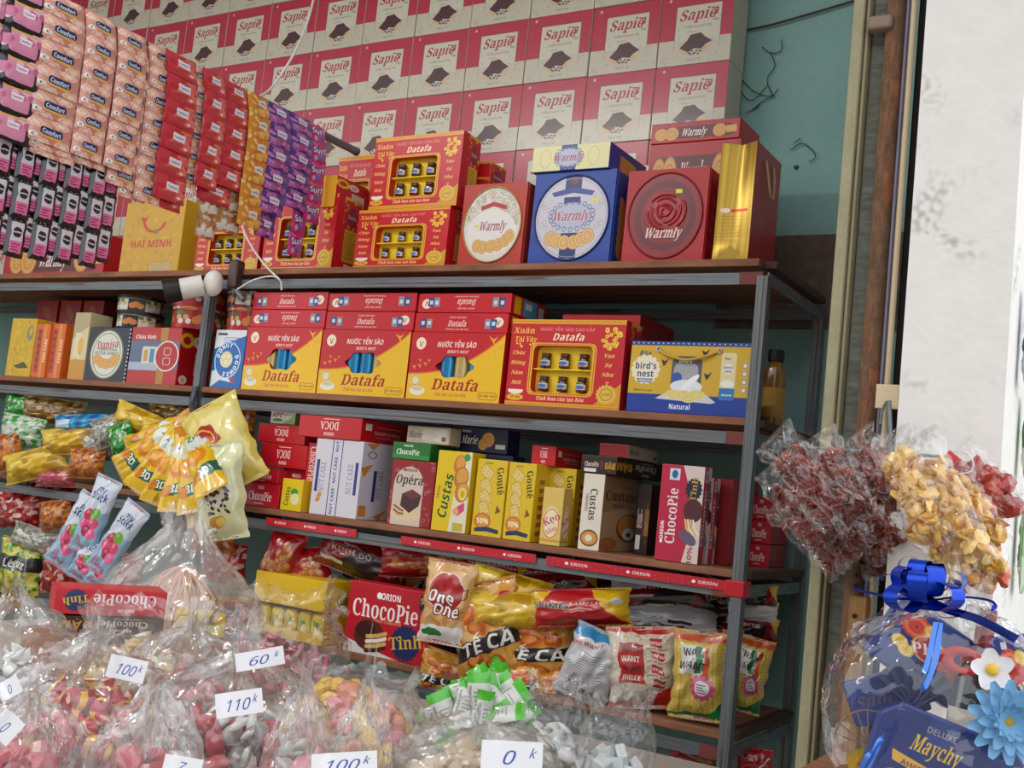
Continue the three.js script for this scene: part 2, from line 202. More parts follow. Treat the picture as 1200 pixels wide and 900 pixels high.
TX.cans = T(512, 330, (g, w, h) => {
  fill(g, '#c6101f', 0, 0, w, h); g.fillStyle = '#f0bd12'; g.beginPath(); g.moveTo(0, h); g.lineTo(0, h * .62); g.bezierCurveTo(w * .4, h * .62, w * .7, h * .45, w, h * .02); g.lineTo(w, h); g.fill(); g.strokeStyle = '#e06a12'; g.lineWidth = 7; g.beginPath(); g.moveTo(0, h * .615); g.bezierCurveTo(w * .4, h * .615, w * .7, h * .445, w, h * .015); g.stroke();
  disc(g, '#f6ead0', w * .11, h * .17, 28, 30); txt(g, 'V', w * .11, h * .18, 40, '#d8641a'); txt(g, 'NƯỚC YẾN SÀO', w * .5, h * .18, 36, '#f6e0d6', { skew: .12, w: w * .42 }); txt(g, "BIRD'S NEST", w * .52, h * .28, 20, '#f0d0c0', { skew: .12 });
  for (const [x, y, s] of [[.88, .1, 1.5], [.95, .2, 1], [.84, .3, .8], [.9, .26, .8], [.06, .52, .8], [.12, .5, .8], [.18, .47, .8], [.22, .42, .6], [.12, .42, .6], [.8, .36, .6]]) { const X = w * x, Y = h * y; poly(g, '#f3a81c', [[X - 18 * s, Y - 14 * s], [X, Y - 3 * s], [X + 16 * s, Y - 12 * s], [X + 4 * s, Y + 5 * s], [X + 8 * s, Y + 18 * s], [X - 3 * s, Y + 6 * s]]); }
  datafaWord(g, w * .53, h * .76, 74, '#a3141c', w * .5); txt(g, 'Tinh hoa của tạo hóa', w * .48, h * .905, 24, '#c86428', { skew: .2, font: 'serif', w: w * .34 });
  disc(g, '#e8dcae', w * .09, h * .72, 27); ringl(g, '#a88420', 3, w * .09, h * .72, 22); disc(g, '#efe6d2', w * .12, h * .87, 44, 22); disc(g, '#cfc4a8', w * .12, h * .84, 30, 9); rrect(g, '#a8720e', w * .78, h * .85, w * .19, h * .1, 14, 3); txt(g, 'TỔ YẾN THẬT', w * .875, h * .9, 15, '#8a3a10');
});
const canStrip = (flip) => T(512, 110, (g, w, h) => { fill(g, '#c6101f', 0, 0, w, h); g.save(); if (flip) { g.translate(w, h); g.rotate(Math.PI); }
  disc(g, '#f4e4d4', w * .9, h * .45, 28); txt(g, 'V', w * .9, h * .47, 38, '#d8641a'); for (const x of [.06, .13, .76, .82]) { rrect(g, x === .06 || x === .82 ? '#2a4a92' : '#8890a0', w * x, h * .3, 32, 54, 5); fill(g, '#d8dce4', w * x + 7, h * .42, 18, 22); } fill(g, '#3a2020', w * .112, h * .35, 5, 46);
  txt(g, 'NƯỚC YẾN SÀO', w * .47, h * .22, 13, '#f0c8c0'); txt(g, 'Datafa', w * .47, h * .53, 46, '#f3d3cd', { skew: .18, w: w * .2, font: 'serif' }); txt(g, 'Tinh hoa của tạo hóa', w * .47, h * .82, 13, '#f0c8c0'); g.restore(); });
TX.strip = canStrip(false); TX.stripFlip = canStrip(true);
TX.cansSide = T(128, 128, (g, w, h) => { fill(g, '#c6101f', 0, 0, w, h); fill(g, '#e3b21a', w * .1, 10, 24, h - 20); fill(g, '#4d9fc6', w * .34, 10, 50, h - 20); fill(g, '#d9dde0', w * .4, 30, 24, 40); fill(g, '#c0c6cc', w * .78, 26, 20, 70); });
TX.redV = T(160, 256, (g, w, h) => { fill(g, '#c6101f', 0, 0, w, h); disc(g, '#f4e4d4', w * .55, h * .2, 26); txt(g, 'V', w * .55, h * .21, 34, '#d8641a'); for (let i = 0; i < 12; i++) disc(g, '#efc22a', w * .2 + 26 * Math.cos(i * .52), h * .2 + 26 * Math.sin(i * .52), 9); fill(g, '#e8e2dc', w * .5, h * .38, w * .4, h * .4); lines(g, '#908880', w * .53, h * .42, w * .34, 12, 8, 2, 3); disc(g, '#f4e4d4', w * .2, h * .88, 20); txt(g, 'V', w * .2, h * .885, 26, '#d8641a'); });
TX.birdNest = T(640, 360, (g, w, h) => {
  fill(g, '#d7ab2a', 0, 0, w, h); fill(g, '#123a9a', 0, h * .74, w, h * .26); fill(g, '#20408e', 0, 0, w, h * .06); for (let i = 0; i < 24; i++) disc(g, '#dfe6f4', 12 + i * 27, h * .03, 4, 3);
  txt(g, 'Rita', w * .13, h * .17, 34, '#1c2c6e', { skew: .2 }); disc(g, '#efe6cc', w * .14, h * .4, 72, 68); for (let i = 0; i < 14; i++) disc(g, '#efe6cc', w * .14 + 66 * Math.cos(i * .45), h * .4 + 62 * Math.sin(i * .45), 14); txt(g, "bird's", w * .14, h * .35, 44, '#26386e'); txt(g, 'nest', w * .14, h * .46, 44, '#26386e'); poly(g, '#2a55a8', [[w * .07, h * .53], [w * .21, h * .53], [w * .19, h * .58], [w * .09, h * .58]]); txt(g, 'PREMIUM', w * .14, h * .555, 14, '#fff'); txt(g, '250ml x 6 cans', w * .13, h * .69, 15, '#4a3a10');
  rrect(g, '#5a5a5e', w * .36, h * .2, w * .25, h * .5, 40); rrect(g, '#a8a9ad', w * .38, h * .3, w * .2, h * .36, 30); disc(g, '#2a55a8', w * .41, h * .5, 26); disc(g, '#e8ecf2', w * .49, h * .62, 84, 34); disc(g, '#f6f8fa', w * .52, h * .56, 60, 16, -.7); txt(g, "bird's", w * .47, h * .27, 26, '#efe6cc');
  poly(g, '#d6d8da', [[w * .24, h * .8], [w * .34, h * .7], [w * .66, h * .72], [w * .74, h * .82], [w * .7, h * .84]]); for (const [x, y, r] of [[.39, .73, 42], [.47, .74, 46], [.58, .73, 46], [.52, .78, 40]]) { disc(g, '#e8d68a', w * x, h * y, r, r * .55); ringl(g, '#cdb050', 2, w * x, h * y, r * .6, r * .3); }
  for (const [x, y] of [[.3, .28], [.66, .45], [.63, .14]]) poly(g, '#26242a', [[w * x - 22, h * y - 10], [w * x, h * y], [w * x + 22, h * y - 18], [w * x + 6, h * y + 12], [w * x - 6, h * y + 26]]);
  rrect(g, '#e9d9a4', w * .76, h * .14, w * .12, h * .64, 14); fill(g, '#2a7cc0', w * .76, h * .62, w * .12, h * .16); disc(g, '#f4efe0', w * .82, h * .36, 28, 26); txt(g, "bird's", w * .82, h * .34, 18, '#26386e'); txt(g, 'nest', w * .82, h * .39, 18, '#26386e'); disc(g, '#f4f4f0', w * .82, h * .56, 34, 18); txt(g, 'Natural', w * .82, h * .71, 14, '#fff'); txt(g, 'Rita', w * .81, h * .22, 16, '#1c2c6e'); for (let i = 0; i < 4; i++) { disc(g, '#efe6cc', w * .95, h * (.31 + .11 * i), 15); ringl(g, i % 2 ? '#7a3030' : '#26386e', 3, w * .95, h * (.31 + .11 * i), 12); }
  txt(g, 'Natural', w * .45, h * .9, 36, '#f2f4f8', { w: w * .18 });
});
TX.whiteTin = T(300, 300, (g, w, h) => { disc(g, '#e0d8d2', w / 2, h / 2, w * .5); const r = rng(4); for (let i = 0; i < 150; i++) { const a = Math.PI + r() * Math.PI, q = (.25 + .23 * r()) * w; ringl(g, ['#b8926a', '#9c9a80', '#c8b088'][i % 3], 1.6, w / 2 + q * Math.cos(a), h / 2 + q * Math.sin(a), 5 + 6 * r()); } disc(g, '#e8e2de', w / 2, h * .6, w * .42, h * .3); poly(g, '#b3202c', [[w * .28, h * .26], [w * .5, h * .2], [w * .74, h * .26], [w * .72, h * .31], [w * .5, h * .26], [w * .3, h * .31]]); txt(g, 'Warmly', w * .52, h * .52, 50, '#8a3a44', { skew: .25, font: 'serif', w: w * .46 }); for (const [x, y] of [[.28, .78], [.38, .8], [.52, .79], [.64, .77], [.75, .72], [.82, .66]]) cookie(g, w * x, h * y, 26, '#e3b670', '#c08a40'); fill(g, '#e8e02a', w * .2, h * .5, 22, 12); });
TX.blueTin = T(320, 320, (g, w, h) => { disc(g, '#cfc9d6', w / 2, h / 2, w * .5); fill(g, '#1e2c72', w * .38, 0, w * .22, h * .2); fill(g, '#1e2c72', w * .38, h * .26, w * .22, h * .14); fill(g, '#1e2c72', w * .38, h * .68, w * .22, h * .3); ringl(g, '#a8a4b8', 3, w / 2, h / 2, w * .46); for (const s of [-1, 1]) for (let i = 0; i < 12; i++) ringl(g, '#b0a8a0', 2, w * (.5 + s * (.3 + .1 * Math.sin(i))), h * (.3 + i * .035), 9); poly(g, '#31448e', [[w * .2, h * .2], [w * .5, h * .14], [w * .78, h * .2], [w * .75, h * .25], [w * .5, h * .21], [w * .24, h * .25]]); disc(g, '#8a2030', w * .5, h * .08, 16, 10); disc(g, '#b9bdd4', w * .5, h * .48, 90, 50); for (let i = 0; i < 20; i++) ringl(g, '#54608e', 3, w * .5 + 92 * Math.cos(i * .314), h * .48 + 52 * Math.sin(i * .314), 8); txt(g, 'Warmly', w * .5, h * .48, 52, '#b23a50', { skew: .25, font: 'serif', w: w * .5, out: '#e8e4ee', lw: 3 }); for (const [x, y] of [[.24, .74], [.33, .77], [.43, .79], [.56, .79], [.65, .76], [.74, .72]]) cookie(g, w * x, h * y, 28, '#e6bb78', '#c58d44'); fill(g, '#e8e02a', w * .76, h * .28, 24, 14); });
TX.roseTin = T(300, 300, (g, w, h) => { disc(g, '#8f1a22', w / 2, h / 2, w * .5); ringl(g, '#6b1a22', 26, w / 2, h / 2, w * .37); speck(g, w, h, 260, ['rgba(190,120,120,.4)'], 1.5, 4); disc(g, '#7c1019', w / 2, h / 2, w * .3); for (const [rx, ry, a, c] of [[80, 70, .3, '#a3151f'], [64, 58, 1.2, '#8a0f18'], [50, 44, .6, '#b01a24'], [34, 30, 1.5, '#8a0f18'], [20, 18, .4, '#b51c27']]) { disc(g, c, w * .48, h * .46, rx, ry, a); } for (let i = 0; i < 9; i++) { const a = i * .9, q = 14 + i * 9; g.strokeStyle = '#d46a70'; g.lineWidth = 2; g.beginPath(); g.arc(w * .48, h * .46, q, a, a + 1.2); g.stroke(); } txt(g, 'Warmly', w * .5, h * .7, 50, '#eed8d0', { skew: .25, font: 'serif', w: w * .5 }); fill(g, '#e8e02a', w * .62, h * .2, 26, 14); });
TX.cream = T(384, 100, (g, w, h) => { fill(g, '#e6dca4', 0, 0, w, h); fill(g, '#24357e', w * .38, 0, w * .2, h); disc(g, '#b9bdd4', w * .48, h * .5, 66, 36); for (let i = 0; i < 18; i++) ringl(g, '#66709a', 3, w * .48 + 66 * Math.cos(i * .35), h * .5 + 38 * Math.sin(i * .35), 7); txt(g, 'Warmly', w * .48, h * .5, 36, '#a8404e', { skew: .25, font: 'serif' }); ringl(g, '#c8bc80', 3, w * .18, h * .5, 26, 36); ringl(g, '#c8bc80', 3, w * .8, h * .5, 26, 36); });
TX.blueSide = T(96, 192, (g, w, h) => { fill(g, '#14409e', 0, 0, w, h); for (let i = 0; i < 6; i++) disc(g, '#d49a44', w * .5, h * (.34 + .1 * i), 24, 13, .5); });
TX.redStrip = T(384, 96, (g, w, h) => { fill(g, '#b3131c', 0, 0, w, h); rrect(g, '#5e1218', w * .06, h * .24, w * .88, h * .58, 18); cookie(g, w * .12, h * .56, 30); cookie(g, w * .24, h * .56, 32); cookie(g, w * .78, h * .54, 30); poly(g, '#e0a552', [[w * .85, h * .36], [w * .96, h * .32], [w * .97, h * .66], [w * .86, h * .7]]); txt(g, 'Warmly', w * .5, h * .52, 48, '#efe4dc', { skew: .25, font: 'serif', w: w * .28 }); });
TX.redPlain = T(96, 192, (g, w, h) => { fill(g, '#b3131c', 0, 0, w, h); for (let i = 0; i < 5; i++) disc(g, '#a8632e', w * .5, h * (.15 + .17 * i), 22, 12, .6); });
TX.goldBag = T(128, 384, (g, w, h) => { const r = rng(2); for (let i = 0; i < 60; i++) fill(g, ['#b08c2a', '#bd9a34', '#a68222'][i % 3], r() * w - 10, 0, 8 + 14 * r(), h); stroke(g, '#a17c10', 2, [[w * .5, 0], [w * .5, h * .84]]); fill(g, '#b02a24', w * .3, h * .56, w * .56, 9); disc(g, '#d8b8a8', w * .24, h * .57, 18, 8); lines(g, '#9c7a18', w * .1, h * .62, w * .7, 8, 11, 2.4, 5); });
TX.bagRed = T(192, 256, (g, w, h) => { fill(g, '#ad1422', 0, 0, w, h); txt(g, '2', w * .4, h * .6, 36, '#a84a50'); speck(g, w, h, 40, ['rgba(160,50,55,.5)'], 4, 6); });
TX.haiMinh = T(256, 320, (g, w, h) => { fill(g, '#cf9c0e', 0, 0, w, h); speck(g, w, h, 60, ['#c3932a', '#d9a818'], 10, 5); g.strokeStyle = '#c23a18'; g.lineWidth = 11; g.beginPath(); g.arc(w * .52, h * .28, 44, .1, 3.0); g.stroke(); poly(g, '#c23a18', [[w * .27, h * .22], [w * .4, h * .22], [w * .34, h * .32]]); disc(g, '#8a7a50', w * .56, h * .42, 11); txt(g, 'HAI MINH', w * .5, h * .58, 46, '#c03318', { w: w * .7 }); for (let i = 0; i < 3; i++) cookie(g, w * (.6 + .1 * i), h * .9, 24, '#c9b070', '#a88a44'); });
const gridCookies = (bg, c1, word, wc) => T(220, 260, (g, w, h) => { fill(g, bg, 0, 0, w, h); speck(g, w, h, 30, [c1], 14, 3); if (word) txt(g, word, w * .5, h * .25, 48, wc, { w: w * .7 }); cookie(g, w * .4, h * .75, 34); cookie(g, w * .65, h * .8, 30); });
TX.doowee = T(220, 330, (g, w, h) => { fill(g, '#1464b4', 0, 0, w, h); poly(g, '#e4e4e8', [[0, 0], [w, 0], [w, h * .1], [w * .5, h * .2], [0, h * .34]]); poly(g, '#dfe0e6', [[0, h * .72], [w * .25, h * .66], [w * .72, h * .9], [w * .3, h * .86], [0, h]]); fill(g, '#20242e', w * .08, h * .06, w * .3, 12); disc(g, '#dfe4ec', w * .48, h * .52, 92, 104); disc(g, '#1464b4', w * .48, h * .52, 86, 98); disc(g, '#e8e2c0', w * .44, h * .51, 44, 46); for (const [x, y] of [[.38, .47], [.5, .46], [.44, .56]]) { disc(g, '#efe6b4', w * x, h * y, 22); ringl(g, '#c8b25a', 3, w * x, h * y, 20); } 'DONUT'.split('').forEach((c, i) => txt(g, c, w * .48 - 68 * Math.cos(.2 + i * .4), h * .5 - 78 * Math.sin(.2 + i * .4), 32, '#fff', { rot: -1.3 + i * .4 })); 'DOOWEE'.split('').forEach((c, i) => txt(g, c, w * .48 + 68 * Math.cos(-.3 + i * .42), h * .53 + 78 * Math.sin(-.3 + i * .42), 34, '#fff', { rot: 1.2 + i * .42 })); disc(g, '#c83040', w * .72, h * .86, 18, 12); lines(g, '#7aa0d8', w * .3, h * .14, w * .55, 3, 14, 5, 2); });
TX.danisa = T(260, 330, (g, w, h) => { fill(g, '#16182c', 0, 0, w, h); for (let i = 0; i < 14; i++) { disc(g, '#d8d2c0', w - 5, 12 + i * 24, 5); } disc(g, '#7e7a58', w * .47, h * .5, 106, 150); disc(g, '#dcdccc', w * .47, h * .5, 98, 142); ringl(g, '#4a5a6a', 4, w * .47, h * .5, 86, 128); txt(g, 'Danisa', w * .48, h * .32, 64, '#b52026', { skew: .1, rot: -.1, font: 'serif', w: w * .52 }); txt(g, 'TRADITIONAL', w * .5, h * .41, 18, '#3a4a5a'); txt(g, 'BUTTER COOKIES', w * .47, h * .48, 28, '#38485a', { w: w * .56, font: 'serif' }); for (const [x, y] of [[.26, .6], [.38, .66], [.5, .68], [.62, .65], [.7, .58]]) cookie(g, w * x, h * y, 30, '#e5ad58', '#c48232'); });
TX.chauvinh = T(300, 330, (g, w, h) => { fill(g, '#b8141e', 0, 0, w, h); fill(g, '#b08020', w * .6, 0, w * .14, h); txt(g, 'Châu Vinh', w * .3, h * .17, 34, '#efe8e2', { w: w * .42 }); poly(g, '#5a6a8a', [[0, h * .24], [w * .98, h * .24], [w, h * .72], [0, h * .78]]); fill(g, '#aab4c6', 0, h * .62, w * .6, h * .14); rrect(g, '#d8d0c0', w * .26, h * .34, w * .3, h * .3, 10); fill(g, '#3a86b8', w * .42, h * .38, w * .09, h * .24); fill(g, '#c49a50', w * .3, h * .4, w * .08, h * .2); disc(g, '#e8dcd0', w * .76, h * .5, 72, 88); disc(g, '#b21620', w * .76, h * .5, 64, 80); rrect(g, '#e8d0b0', w * .7, h * .36, w * .13, h * .12, 8, 4); rrect(g, '#e8d0b0', w * .7, h * .53, w * .13, h * .12, 8, 4); txt(g, '囍', w * .77, h * .5, 20, '#e8d0b0'); });
const tinWrap = (a, b) => T(512, 80, (g, w, h) => { fill(g, a, 0, 0, w, h); for (let i = 0; i < 8; i++) { if (i % 2) { fill(g, b, i * 64, 8, 64, h - 16); for (let k = 0; k < 6; k++) disc(g, ['#4a6a3a', '#b8a060', '#d8d4c8'][k % 3], i * 64 + 10 + k * 9, 24 + 30 * ((k * 7) % 3) / 2, 10); } else for (let k = 0; k < 3; k++) disc(g, '#c87a34', i * 64 + 18 + 14 * k, 48 - 8 * (k % 2), 15); } });
TX.tinDark = tinWrap('#1e1c2a', '#c8c4b8'); TX.tinRed = tinWrap('#a3101c', '#b3202a');
TX.orange = T(128, 300, (g, w, h) => { fill(g, '#d9631a', 0, 0, w, h); fill(g, '#b0401a', w * .15, h * .1, w * .3, h * .8); fill(g, '#e88a2a', w * .55, 0, w * .2, h); txt(g, 'FINE CAKE', w * .8, h * .5, 26, '#fbe8c8', { rot: -1.57 }); for (let i = 0; i < 6; i++) disc(g, '#7a2a12', w * .3, h * (.15 + .13 * i), 14, 10); });
TX.creamBox = T(128, 300, (g, w, h) => { fill(g, '#d9cba0', 0, 0, w, h); poly(g, '#b7a67a', [[0, 0], [w, 0], [w, h * .2], [0, h * .4]]); fill(g, '#e5d9b0', w * .2, h * .3, w * .4, h * .4); fill(g, '#cf8f2a', 0, h * .7, w, h * .3); txt(g, 'GREE', w * .35, h * .8, 34, '#c2a020', { rot: -1.5 }); disc(g, '#e8b24a', w * .6, h * .5, 24, 40); });
TX.yellowBox = T(256, 330, (g, w, h) => { fill(g, '#d6ab14', 0, 0, w, h); speck(g, w, h, 60, ['#e2bb30', '#c89c10'], 12, 5); disc(g, '#8a8a60', w * .8, h * .25, 34, 44); disc(g, '#d6ab14', w * .82, h * .22, 18, 24); poly(g, '#4a4a1e', [[w * .3, h * .82], [w * .7, h * .74], [w * .9, h * .84], [w * .5, h * .86]]); });
const choco = (w0, h0, o = {}) => T(w0, h0, (g, w, h) => { // landscape chocolate pie carton
  fill(g, o.bg || '#c10f26', 0, 0, w, h); g.save(); if (o.flip) { g.translate(w, h); g.rotate(Math.PI); } const s = h / 300;
  disc(g, '#fff', w * .38, h * .16, 14 * s); txt(g, 'ORION', w * .52, h * .16, 40 * s, '#fff', { w: w * .24 }); txt(g, 'ChocoPie', w * .46, h * .36, 100 * s, '#f8eee6', { font: 'serif', w: w * .8 }); txt(g, 'Bánh ChocoPie', w * .5, h * .5, 20 * s, '#e8a070');
  poly(g, '#e4dcd6', [[0, h], [0, h * .8], [w * .4, h * .92], [w * .7, h]]); disc(g, '#5a2018', w * .3, h * .72, 78 * s, 64 * s); disc(g, '#3a1210', w * .26, h * .66, 50 * s, 36 * s); for (const [y, c] of [[.68, '#e2b25a'], [.75, '#f4ead8'], [.82, '#e2b25a'], [.88, '#4a1a14']]) stroke(g, c, 16 * s, [[w * .28, h * (y + .06)], [w * .4, h * (y + .03)], [w * .5, h * (y - .02)]]);
  disc(g, '#152a5e', w * .74, h * .74, 66 * s); for (let i = 0; i < 20; i++) disc(g, '#152a5e', w * .74 + 66 * s * Math.cos(i * .314), h * .74 + 66 * s * Math.sin(i * .314), 8 * s); txt(g, 'Tình', w * .74, h * .73, 70 * s, '#e9b63a', { rot: -.2, font: 'serif' }); fill(g, '#1a2440', w * .86, h * .06, w * .1, h * .2); txt(g, '50', w * .91, h * .13, 34 * s, '#e9c23a'); g.restore(); });
TX.choco = choco(420, 300);
const spine = (bg, label, c, o = {}) => T(o.w || 384, o.h || 96, (g, w, h) => { fill(g, bg, 0, 0, w, h); g.save(); if (o.flip) { g.translate(w, h); g.rotate(Math.PI); } if (o.deco) o.deco(g, w, h); if (o.orion !== false) txt(g, 'ORION', w * (o.x || .5) , h * .2, h * .2, c, { bold: true }); txt(g, label, w * (o.x || .5), h * (o.y || .56), h * (o.s || .5), c, { w: w * (o.tw || .5), font: o.font || 'serif' }); if (o.orion !== false) lines(g, c, w * ((o.x || .5) - .15), h * .86, w * .3, 1, 1, 3); g.restore(); });
TX.chocoSpine = spine('#c10f26', 'ChocoPie', '#f4e8e2', { tw: .62 });
TX.doca = spine('#c2101e', 'DOCA', '#f2dcd6', { tw: .3, flip: true });
TX.docaSide = spine('#c2101e', 'bánh trứng', '#e2b8b2', { tw: .5, s: .2, orion: false, deco: (g, w, h) => { fill(g, '#e8d8d0', w * .08, h * .2, w * .12, h * .3); lines(g, '#e0a8a0', w * .3, h * .3, w * .6, 3, 22, 3); } });
TX.chocoFlip = T(520, 130, (g, w, h) => { fill(g, '#c4112a', 0, 0, w, h); g.translate(w, h); g.rotate(Math.PI); disc(g, '#182a5e', w * .82, h * .55, 50); for (let i = 0; i < 18; i++) disc(g, '#182a5e', w * .82 + 50 * Math.cos(i * .35), h * .55 + 50 * Math.sin(i * .35), 6); txt(g, 'Tình', w * .82, h * .55, 52, '#e0b23a', { rot: -.2, font: 'serif' }); txt(g, 'ORION', w * .36, h * .2, 24, '#f4e6e2'); txt(g, 'ChocoPie', w * .38, h * .6, 76, '#f6ece8', { font: 'serif', w: w * .58 }); });
TX.chocoDark = spine('#2c1414', 'ChocoPie', '#e8dcd4', { tw: .4, x: .3, y: .5, s: .36, orion: false, deco: (g, w, h) => { txt(g, 'ĐẬM', w * .82, h * .55, 50, '#d89a24'); fill(g, '#e4ddd6', w * .1, h * .72, w * .34, h * .2); disc(g, '#5a2018', w * .58, h * .5, 26); } });
TX.chocoDarkFlip = spine('#2c1414', 'ChocoPie', '#e8dcd4', { tw: .46, x: .38, flip: true, deco: (g, w, h) => txt(g, 'ĐẬM', w * .84, h * .5, 56, '#d89a24') });
TX.chocoTall = T(260, 420, (g, w, h) => { fill(g, '#c01f44', 0, 0, w, h); poly(g, '#e3cfc8', [[w * .5, 0], [w, 0], [w, h], [w * .62, h], [w * .86, h * .5], [w * .72, h * .3]]); g.save(); g.translate(w * .27, h * .58); g.rotate(-Math.PI / 2); disc(g, '#fff', -92, -38, 9); txt(g, 'ORION', -44, -38, 28, '#fff', { w: 80 }); txt(g, 'ChocoPie', 20, 12, 80, '#f6eae8', { font: 'serif', w: h * .58 }); g.restore(); fill(g, '#d8e2ea', w * .2, h * .04, w * .24, h * .12); disc(g, '#2a6aa0', w * .32, h * .1, 18); disc(g, '#17233e', w * .78, h * .24, 44); for (let i = 0; i < 16; i++) disc(g, '#17233e', w * .78 + 44 * Math.cos(i * .39), h * .24 + 44 * Math.sin(i * .39), 6); txt(g, 'Tình', w * .78, h * .24, 46, '#d9a632', { rot: -1.5, font: 'serif' }); disc(g, '#54242c', w * .8, h * .46, 56, 50); for (const [x, c] of [[.64, '#e6c06a'], [.7, '#f2e6d4'], [.76, '#e6c06a'], [.82, '#f2e6d4']]) stroke(g, c, 12, [[w * x, h * .56], [w * (x + .04), h * .64], [w * (x + .14), h * .7]]); disc(g, '#6a5a78', w * .72, h * .74, 56, 26, .4); txt(g, '10%', w * .8, h * .92, 40, '#b8243c', { rot: -1.57 }); });
TX.opera = T(240, 340, (g, w, h) => { fill(g, '#97171f', 0, 0, w, h); const r = rng(9); for (let i = 0; i < 50; i++) { const x = r() * w, y = r() * h; ringl(g, '#c9868a', 2.4, x, y, 4 + 9 * r(), 3 + 6 * r()); } g.fillStyle = '#d6c3b4'; g.beginPath(); g.moveTo(w * .08, h); g.lineTo(w * .08, h * .4); g.bezierCurveTo(w * .1, 0, w * .76, 0, w * .76, h * .4); g.lineTo(w * .76, h); g.fill(); disc(g, '#b02030', w * .3, h * .15, 8); txt(g, 'ORION', w * .45, h * .15, 20, '#4a2a2a'); txt(g, 'Opéra', w * .44, h * .3, 64, '#221a24', { skew: .12, font: 'serif', w: w * .64 }); disc(g, '#e2cba0', w * .42, h * .82, 84, 34); poly(g, '#4a1f22', [[w * .3, h * .52], [w * .52, h * .44], [w * .74, h * .52], [w * .7, h * .68], [w * .5, h * .8], [w * .28, h * .7]]); poly(g, '#6d3030', [[w * .3, h * .52], [w * .52, h * .44], [w * .74, h * .52], [w * .54, h * .6]]); for (let i = 0; i < 4; i++) stroke(g, i % 2 ? '#d9b486' : '#7a3c34', 8, [[w * .14, h * (.7 + .035 * i)], [w * .26, h * (.75 + .035 * i)], [w * .36, h * (.78 + .02 * i)]]); });
TX.nutCake = T(280, 420, (g, w, h) => { fill(g, '#d9d3dc', 0, 0, w, h); fill(g, '#26307a', w * .36, 0, 5, h); fill(g, '#26307a', w * .56, 0, 5, h); for (const [x, s, px] of [[.46, 'NUT CAKE · NUT CAKE · NUT', 24]]) txt(g, s, w * x, h * .5, px, '#26307a', { rot: -1.57, w: h * .96 }); for (const x of [.2, .78]) { txt(g, 'NUT CAKE', w * x, h * .5, 42, '#7a7c9c', { rot: -1.57, font: 'serif', w: h * .4, bold: false }); fill(g, '#26307a', w * (x + (x < .5 ? -.14 : .1)), h * .28, 17, h * .42); } for (const [x, y] of [[.18, .74], [.16, .8]]) disc(g, '#d98a2a', w * x, h * y, 12, 16, .6); });
TX.nutSide = T(150, 420, (g, w, h) => { fill(g, '#d9d3dc', 0, 0, w, h); fill(g, '#26307a', w * .4, h * .36, 14, h * .4); txt(g, 'NUT CAKE', w * .6, h * .54, 34, '#8a8aa0', { rot: -1.57, font: 'serif', w: h * .38 }); poly(g, '#d98a30', [[w * .1, h * .02], [w * .5, 0], [w * .3, h * .1]]); poly(g, '#d98a30', [[0, h * .34], [w * .35, h * .28], [w * .1, h * .46]]); fill(g, '#d98a30', w * .05, h * .82, w * .22, h * .14); poly(g, '#d98a30', [[w * .5, h * .96], [w * .9, h * .86], [w * .7, h]]); ringl(g, '#444', 4, w * .3, h * .16, 18); });
const custas = (c1, o = {}) => T(200, 400, (g, w, h) => { fill(g, c1, 0, 0, w, h); poly(g, o.white || '#e8e0c8', [[w * .5, h], [w * .56, h * .6], [w * .66, h * .3], [w * .9, 0], [w, 0], [w, h]]); txt(g, 'Custas', w * .33, h * .56, 74, o.tc || '#11562a', { rot: -1.46, skew: .1, w: h * .56 }); txt(g, 'ORION', w * .12, h * .52, 20, '#b02020', { rot: -1.5 }); for (const [x, y, rx, ry] of [[.66, .16, 34, 48], [.74, .32, 42, 54], [.8, .5, 40, 50]]) { disc(g, '#c47a26', w * x, h * y, rx, ry, .2); disc(g, '#dfa046', w * x + 4, h * y - 8, rx * .75, ry * .7, .2); } disc(g, '#eed66a', w * .82, h * .52, 24, 32); disc(g, '#d8a82a', w * .82, h * .52, 12, 18); disc(g, '#3a9a3a', w * .86, h * .07, 18); poly(g, '#d8467a', [[w * .7, h * .68], [w * .9, h * .62], [w * .92, h * .72], [w * .72, h * .8]]); disc(g, '#e8a86a', w * .68, h * .74, 18); fill(g, '#c8b440', w * .62, h * .88, w * .3, h * .1); });
TX.custas = custas('#e8c40e');
TX.goute = T(190, 400, (g, w, h) => { fill(g, '#e2bf1e', 0, 0, w, h); txt(g, 'Gouté', w * .82, h * .27, 60, '#2a2024', { rot: 1.45, skew: -.1, font: 'serif', w: h * .36 }); txt(g, 'ORION', w * .4, h * .05, 15, '#7a5a10'); for (const [y, d] of [[.17, 0], [.36, .5], [.5, .3], [.65, .6]]) { g.save(); g.translate(w * .36, h * y); g.rotate(.6 + d); rrect(g, '#b98a34', -42, -30, 84, 60, 12); rrect(g, '#e8cb78', -38, -27, 76, 54, 10); for (let i = 0; i < 9; i++) disc(g, '#c39a44', -24 + 24 * (i % 3), -14 + 14 * Math.floor(i / 3), 3); g.restore(); } for (let i = 0; i < 12; i++) disc(g, '#cf7a34', w * .35 + 42 * Math.cos(i * .52), h * .8 + 32 * Math.sin(i * .52), 13); disc(g, '#dd9a3c', w * .35, h * .8, 40, 32); txt(g, '10%', w * .35, h * .8, 40, '#fff4d0'); poly(g, '#23365e', [[w * .1, h * .9], [w * .5, h * .87], [w * .92, h * .9], [w * .9, h * .95], [w * .5, h * .93], [w * .12, h * .95]]); poly(g, '#8a4a2a', [[w * .78, h * .58], [w * .92, h * .66], [w * .74, h * .7]]); });
